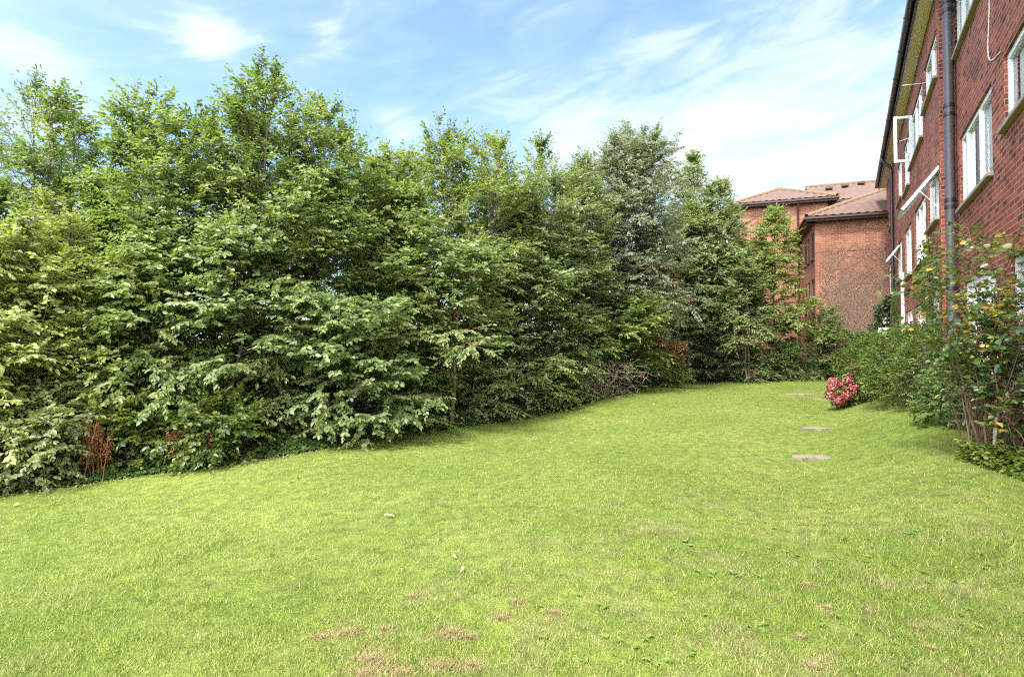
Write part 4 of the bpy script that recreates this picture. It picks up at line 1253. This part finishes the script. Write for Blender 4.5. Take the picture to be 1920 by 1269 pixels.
bush_mass('shrub', 'tall shrub with amber and yellow leaves at the right edge of the photo', 'shrub',
          [(G(1905, 6.1, .75), (.32, .35, .50)), (G(1885, 6.4, 1.35), (.28, .3, .42)), (G(1935, 5.8, 1.45), (.3, .3, .5)), (G(1930, 5.9, .4), (.35, .35, .40)), (G(1872, 6.5, .8), (.25, .3, .45)), (G(1895, 6.4, .3), (.35, .3, .35))], 460, .068, 'leaf_amber', 43, 'bark')

# leggy rose shrub
def leggy():
    rg = np.random.default_rng(77)
    b = ground_at_Y(1850, 6.4)
    root = empty('rose_bush', tuple(b)); tag(root, 'tall leggy shrub of bare brown stems with leaves and few yellow ones on top', 'shrub')
    targets = [(1765, 470), (1800, 430), (1835, 420), (1870, 470), (1905, 520), (1740, 520), (1885, 600), (1820, 520), (1770, 560), (1850, 480), (1915, 640), (1735, 490), (1790, 500), (1815, 600), (1860, 640), (1880, 540)]
    paths = []; TS = []; TD = []; TL = []
    for i, (px, py) in enumerate(targets):
        Y = 6.35 + rg.normal(0, .2) - max(0, px - 1840) * .008
        t = np.array(at(px, py, Y)); b0 = np.array(b) + np.array([rg.normal(0, .09) + (.08 if px > 1860 else -.05), rg.normal(0, .08), -.05])
        s = np.linspace(0, 1, 10)
        side = np.array([t[0] - b0[0], t[1] - b0[1], 0])
        pts = b0 + np.stack([side[0] * s ** 1.0, side[1] * s, (t[2] - b0[2]) * s ** .85], -1)
        pts += np.cumsum(rg.normal(0, .042, (10, 3)), 0) * np.minimum(1, s * 2)[:, None]
        r = rg.uniform(.008, .017)
        paths.append((pts, r * (1 - .75 * s)))
        for g in np.concatenate([rg.uniform(.45, 1, 20), [1.0]]):
            f = min(g * 9, 8.99); j = int(f)
            q0 = pts[j] + (pts[j + 1] - pts[j]) * (f - j)
            a = rg.uniform(0, 2 * PI)
            d = unit(np.array([math.cos(a), math.sin(a), rg.uniform(.0, .8)]))
            ln = rg.uniform(.16, .40)
            TS.append(q0); TD.append(d); TL.append(ln)
            paths.append((np.stack([q0, q0 + d * ln * .9]), np.array([.006, .002])))
        for g in rg.uniform(.15, .6, 2):
            f = g * 9; j = int(f)
            q0 = pts[j]; a = rg.uniform(0, 2 * PI)
            d = unit(np.array([math.cos(a), math.sin(a), .9])); ln = rg.uniform(.25, .5)
            paths.append((np.stack([q0, q0 + d * ln * .5 + rg.normal(0, .02, 3), q0 + d * ln]), np.array([.008, .006, .002])))
            if rg.uniform() < .6:
                TS.append(q0 + d * ln * .6); TD.append(d); TL.append(.15)
    P, Dl, Nn, lL, lW, rn = leaves_on_twigs(np.array(TS), np.array(TD), np.array(TL), 7, .082, .78, rg, tilt=.6, hang=.2)
    rn = np.where(rg.uniform(0, 1, len(rn)) < .07, 1.2, np.clip(rn, 0, .78))
    link('crown', leaf_mesh('crown', P, Dl, Nn, lL, lW, rn, fold=.15), M['leaf_rose'], root)
    tubes('stem', paths, M['bark_rose'], root, 6)
    # pale fork
    b1 = ground_at_Y(1866, 6.2)
    pp = [np.array([tuple(at(px, py, 6.2)) for px, py in q]) for q in (((1864, 866), (1866, 800), (1872, 765), (1876, 758)), ((1876, 758), (1868, 720), (1864, 680), (1858, 640)), ((1876, 758), (1890, 745), (1905, 738), (1925, 720)), ((1872, 765), (1888, 752), (1900, 725), (1904, 700)))]
    tubes('stem', [(q, np.linspace(.022, .010, len(q)) if k == 0 else np.linspace(.013, .005, len(q))) for k, q in enumerate(pp)], M['bark_pale'], root, 7)
leggy()

def ground_leaves(name, label, n, poly_px, hmax, leafL, mat, seed, cat='ivy'):
    rg = np.random.default_rng(seed)
    P = []
    gp = [on_ground(px, py) for px, py in poly_px]
    xs = [p.x for p in gp]; ys = [p.y for p in gp]
    def inside(x, y):
        c = False; j = len(gp) - 1
        for i in range(len(gp)):
            if (ys[i] > y) != (ys[j] > y) and x < (xs[j] - xs[i]) * (y - ys[i]) / (ys[j] - ys[i]) + xs[i]: c = not c
            j = i
        return c
    while len(P) < n:
        x = rg.uniform(min(xs), max(xs)); y = rg.uniform(min(ys), max(ys))
        if inside(x, y): P.append((x, y, gz(x, y) + .01 + hmax * rg.uniform(0, 1) * (.5 + .5 * math.sin(x * 4 + y * 3))))
    P = np.array(P)
    a = rg.uniform(0, 2 * PI, n)
    D = np.stack([np.cos(a), np.sin(a), rg.normal(-.1, .25, n)], -1)
    Nn = np.array([0, -.3, 1.]) + rg.normal(0, .35, (n, 3))
    L = leafL * rg.uniform(.6, 1.25, n)
    o = link(name, leaf_mesh(name, P, D, Nn, L, L * .85, np.clip(rg.normal(.5, .2, n), 0, 1)), M[mat])
    tag(o, label, cat, kind='stuff')
ground_leaves('ground_ivy', 'leafy green ground cover under the leggy shrub', 5200, [(1790, 862), (1830, 838), (1880, 826), (1930, 820), (1990, 850), (2060, 940), (1960, 922), (1905, 896), (1850, 880)], .22, .055, 'leaf_bush', 61)
ground_leaves('ground_ivy', 'low ivy strip at the far end of the lawn', 3600, [(1285, 718), (1400, 712), (1560, 709), (1620, 708), (1620, 702), (1400, 704), (1290, 712)], .25, .075, 'leaf_ivy', 62)

# hydrangea with dusky red heads
hy = empty('hydrangea', tuple(ground_at_Y(1582, 12.8))); tag(hy, 'hydrangea with dusky red flower heads at the lawn end of the rounded bush', 'hydrangea')
heads = [(1563, 716, 12.6, .13), (1560, 727, 12.5, .12), (1557, 741, 12.5, .13), (1572, 752, 12.4, .13), (1585, 744, 12.5, .12), (1594, 734, 12.6, .13), (1600, 726, 12.7, .13), (1590, 714, 12.8, .13), (1577, 722, 12.8, .09), (1600, 688, 13.2, .10), (1592, 706, 12.9, .09)]
rgn = np.random.default_rng(9)
hs = []
for px, py, Y, r in heads:
    c = np.array(at(px, py, Y))
    k = 150
    v = unit(rgn.normal(0, 1, (k, 3)))
    P = c + v * r * np.array([1, 1, .85]) * rgn.uniform(.75, 1, k)[:, None]
    D = unit(np.cross(v, rgn.normal(0, 1, (k, 3))))
    L = rgn.uniform(.035, .055, k)
    link('flower_head', leaf_mesh('flower_head', P - D * .02, D, v + rgn.normal(0, .2, (k, 3)), L, L * .9, np.clip(rgn.normal(.5, .25, k), 0, 1), droop=.05), M['petal'], hy)
    b0 = np.array(ground_at_Y(1590, 12.9)); hs.append((np.stack([b0, (b0 + c) / 2 + np.array([0, 0, .15]), c]), np.array([.008, .007, .005])))
tubes('stem', hs, M['bark'], hy, 5)
k = 260
cc_ = np.array([at(px, py, 12.8) for px, py in ((1580, 742), (1575, 735), (1590, 752), (1596, 745), (1568, 757), (1600, 715))])[rgn.integers(6, size=k)]
P = cc_ + rgn.normal(0, .10, (k, 3)); P = P[P[:, 2] > .03]; k = len(P)
a = rgn.uniform(0, 2 * PI, k)
link('leaves', leaf_mesh('leaves', P, np.stack([np.cos(a), np.sin(a), rgn.normal(-.2, .2, k)], -1), np.array([0, -.3, 1.]) + rgn.normal(0, .3, (k, 3)), np.full(k, .12) * rgn.uniform(.7, 1.1, k), np.full(k, .075), rgn.uniform(0, 1, k)), M['leaf_mid'], hy)

# ------------------------------------------------------------------ rusty docks, dead twig tangle
def dock(px, hpx, label, seed, ns, w):
    rg = np.random.default_rng(seed)
    p = spot(px, .10)
    root = empty('dock_plant', tuple(p)); tag(root, label, 'weed')
    h = hpx / F * p.y
    paths = []; P = []
    for i in range(ns):
        b0 = np.array(p) + np.array([rg.normal(0, w * .6), rg.normal(0, .08), 0])
        t = b0 + np.array([rg.normal(0, w * .5), rg.normal(0, .08), h * rg.uniform(.6, 1)])
        s = np.linspace(0, 1, 6)[:, None]
        pts = b0 + (t - b0) * s + rg.normal(0, .012, (6, 3)) * s
        paths.append((pts, np.linspace(.009, .004, 6)))
        for g in rg.uniform(.35, 1, 80):
            P.append(b0 + (t - b0) * g + rg.normal(0, .028, 3))
        for g in rg.uniform(.4, .9, 4):
            q0 = b0 + (t - b0) * g; a = rg.uniform(0, 2 * PI)
            q1 = q0 + np.array([math.cos(a) * .08, math.sin(a) * .08, .17])
            paths.append((np.stack([q0, q1]), np.array([.005, .003])))
            for g2 in rg.uniform(.1, 1, 22): P.append(q0 + (q1 - q0) * g2 + rg.normal(0, .018, 3))
    P = np.array(P); k = len(P)
    tubes('stem', paths, M['dock'], root, 5)
    L = rg.uniform(.012, .028, k)
    link('seed_head', leaf_mesh('seed_head', P, rg.normal(0, 1, (k, 3)), rg.normal(0, 1, (k, 3)), L, L * .8, rg.uniform(0, 1, k)), M['dock'], root)
dock(172, 118, 'tall rust red dock gone to seed in the left brambles', 1, 14, .24)
dock(332, 80, 'smaller rust red dock gone to seed right of the tall one', 2, 6, .12)
dock(385, 78, 'thin rusty seed stalks at the right end of the brambles', 3, 4, .12)

def tangle():
    rg = np.random.default_rng(15)
    p = spot(1110, .35)
    root = empty('dead_twigs', tuple(p)); tag(root, 'tangle of dry dead twigs under the hedge beside the ivy', 'dead twigs')
    paths = []
    for i in range(620):
        b0 = np.array(p) + np.array([rg.normal(0, .7), rg.normal(0, .35), rg.uniform(.0, 1.0)])
        a = rg.uniform(0, 2 * PI); e = rg.uniform(-.2, 1.0); l = rg.uniform(.15, .6)
        d = np.array([math.cos(a) * math.cos(e), math.sin(a) * math.cos(e), math.sin(e)])
        s = np.linspace(0, 1, 5)[:, None]
        pts = b0 + d * l * s + np.array([0, 0, -.3]) * l * s ** 2 + np.cumsum(rg.normal(0, .03, (5, 3)), 0)
        paths.append((pts, np.linspace(.0055, .002, 5)))
    tubes('twigs', paths, M['dead_twig'], root, 4)
tangle()

# ------------------------------------------------------------------ slabs, feather, fallen leaves, weeds
def slab(px, py, w_, d_, rot, label, seed):
    p = on_ground(px, py)
    rg = random.Random(seed)
    bm = bmesh.new()
    ring = []
    per = [(-1, -1), (1, -1), (1, 1), (-1, 1)]
    for k in range(4):
        a, b = per[k], per[(k + 1) % 4]
        for t in np.linspace(0, 1, 7)[:-1]:
            x = (a[0] + (b[0] - a[0]) * t) * w_ / 2 * rg.uniform(.88, 1.04); y = (a[1] + (b[1] - a[1]) * t) * d_ / 2 * rg.uniform(.74, 1.1)
            ring.append((p.x + x * math.cos(rot) - y * math.sin(rot), p.y + x * math.sin(rot) + y * math.cos(rot)))
    n = len(ring)
    top = [bm.verts.new((X, Y, p.z + .02 + rg.uniform(-.004, .002))) for X, Y in ring]
    bot = [bm.verts.new((X, Y, p.z - .06)) for X, Y in ring]
    c = bm.verts.new((p.x, p.y, p.z + .021))
    for i in range(n):
        j = (i + 1) % n
        bm.faces.new((top[i], top[j], c)); bm.faces.new((bot[i], bot[j], top[j], top[i]))
    bmesh.ops.recalc_face_normals(bm, faces=bm.faces)
    me = bpy.data.meshes.new('stone_slab'); bm.to_mesh(me); bm.free()
    tag(link('stone_slab', me, M['concrete']), label, 'slab', 'old slabs set flush in the lawn')
def slab_px(px, py, wp, hp, rot, label, seed):
    Y = on_ground(px, py).y
    slab(px, py, wp / F * Y, hp, rot, label, seed)
slab_px(1541, 858, 100, .30, -.05, 'grey slab in the grass, nearest and largest of the four', 1)
slab_px(1550, 804, 84, .26, -.05, 'thin half overgrown slab just beyond the largest slab', 2)
slab_px(1500, 740, 46, .42, .1, 'pale yellowish slab on the lawn left of the pink flowers', 3)
slab_px(1541, 750, 34, .24, .0, 'narrow pale slab right beside the pink flowers', 4)

p = on_ground(730, 972)
rg = np.random.default_rng(3)
L_ = .115; n = 14
s = np.linspace(0, 1, n)
wv = .016 * np.sin(PI * s ** .7) ** .8 + .001
dirv = np.array([.93, -.36, 0]); sd_ = np.array([.36, .93, 0])
c_ = np.array([p.x, p.y, p.z + .03]) + dirv * ((s - .5) * L_)[:, None] + np.array([0, 0, 1]) * (.012 * np.sin(PI * s))[:, None]
V = np.concatenate([c_ - sd_ * wv[:, None], c_ + np.array([0, 0, .003]), c_ + sd_ * wv[:, None]])
i = np.arange(n - 1)
q1 = np.stack([i, i + 1, n + i + 1, n + i], -1)
fe = empty('feather', tuple(p)); tag(fe, 'single pale grey feather lying on the lawn', 'feather')
link('vane', np_mesh('vane', V, [q1, q1 + n], smooth=True), M['feather'], fe)
tubes('quill', [(c_ + np.array([0, 0, .004]), np.linspace(.0022, .001, n)), (np.stack([c_[0] - dirv * .03, c_[0]]), np.array([.0025, .002]))], M['brown_wood'], fe, 5)

rg = np.random.default_rng(33)
lf = leaf_mesh('fallen_leaf', np.array([[-.04, 0, 0.]]), np.array([[1., 0, 0]]), np.array([[0, .1, 1.]]), np.array([.055]), np.array([.036]), np.array([.5]), fold=.7, droop=.3)
lf.materials.append(M['deadleaf'])
LS = [(853, 1050), (865, 1075), (990, 818), (800, 800), (735, 818), (1040, 775), (1130, 790), (1290, 735), (1225, 760), (930, 830), (560, 900), (640, 862), (420, 905), (305, 925), (1180, 745), (1330, 720), (1010, 800), (870, 812), (700, 845), (760, 835), (28, 950), (1375, 1080), (1440, 722), (1100, 770)]
for px, py in LS:
    q = on_ground(px, py)
    o = bpy.data.objects.new('fallen_leaf', lf); COL.objects.link(o)
    o.location = (q.x, q.y, q.z + .028); o.rotation_euler = (rg.normal(0, .3), rg.normal(0, .3), rg.uniform(0, 6.28)); sc_ = rg.uniform(.7, 1.2); o.scale = (sc_, sc_, sc_)
    tag(o, 'small pale dry leaf fallen on the mown grass', 'fallen leaf', 'fallen leaves on the lawn')

# broad leaved weeds in the lawn
rg = np.random.default_rng(71)
P = []; D = []
for px, py in [(1340, 1080), (1385, 1075), (1372, 1090), (1300, 1235), (1235, 1210), (1120, 1140), (1030, 1180), (1450, 990), (1530, 985), (1650, 1060), (1700, 1000), (1840, 1060), (1590, 1180), (1690, 1235), (1400, 1180), (1790, 1150), (1880, 1200), (1290, 1020), (1180, 1230), (1600, 1010), (1560, 1060), (1480, 1040), (1090, 1225), (1740, 1075)]:
    q = on_ground(px, py)
    for _ in range(3):
        ox, oy = rg.normal(0, .09, 2)
        k = rg.integers(4, 9)
        for j in range(k):
            a = 2 * PI * j / k + rg.uniform(-.4, .4)
            P.append((q.x + ox, q.y + oy, gz(q.x + ox, q.y + oy) + .012)); D.append((math.cos(a), math.sin(a), rg.uniform(.15, .5)))
P = np.array(P); D = np.array(D); n = len(P)
L = rg.uniform(.015, .035, n)
tag(link('lawn_weeds', leaf_mesh('lawn_weeds', P, D, np.array([0, 0, 1.]) + rg.normal(0, .2, (n, 3)), L, L * .55, rg.uniform(.3, 1, n), droop=.3), M['leaf_weed']), 'flat broad leaved weeds scattered through the near lawn', 'weeds', kind='stuff')
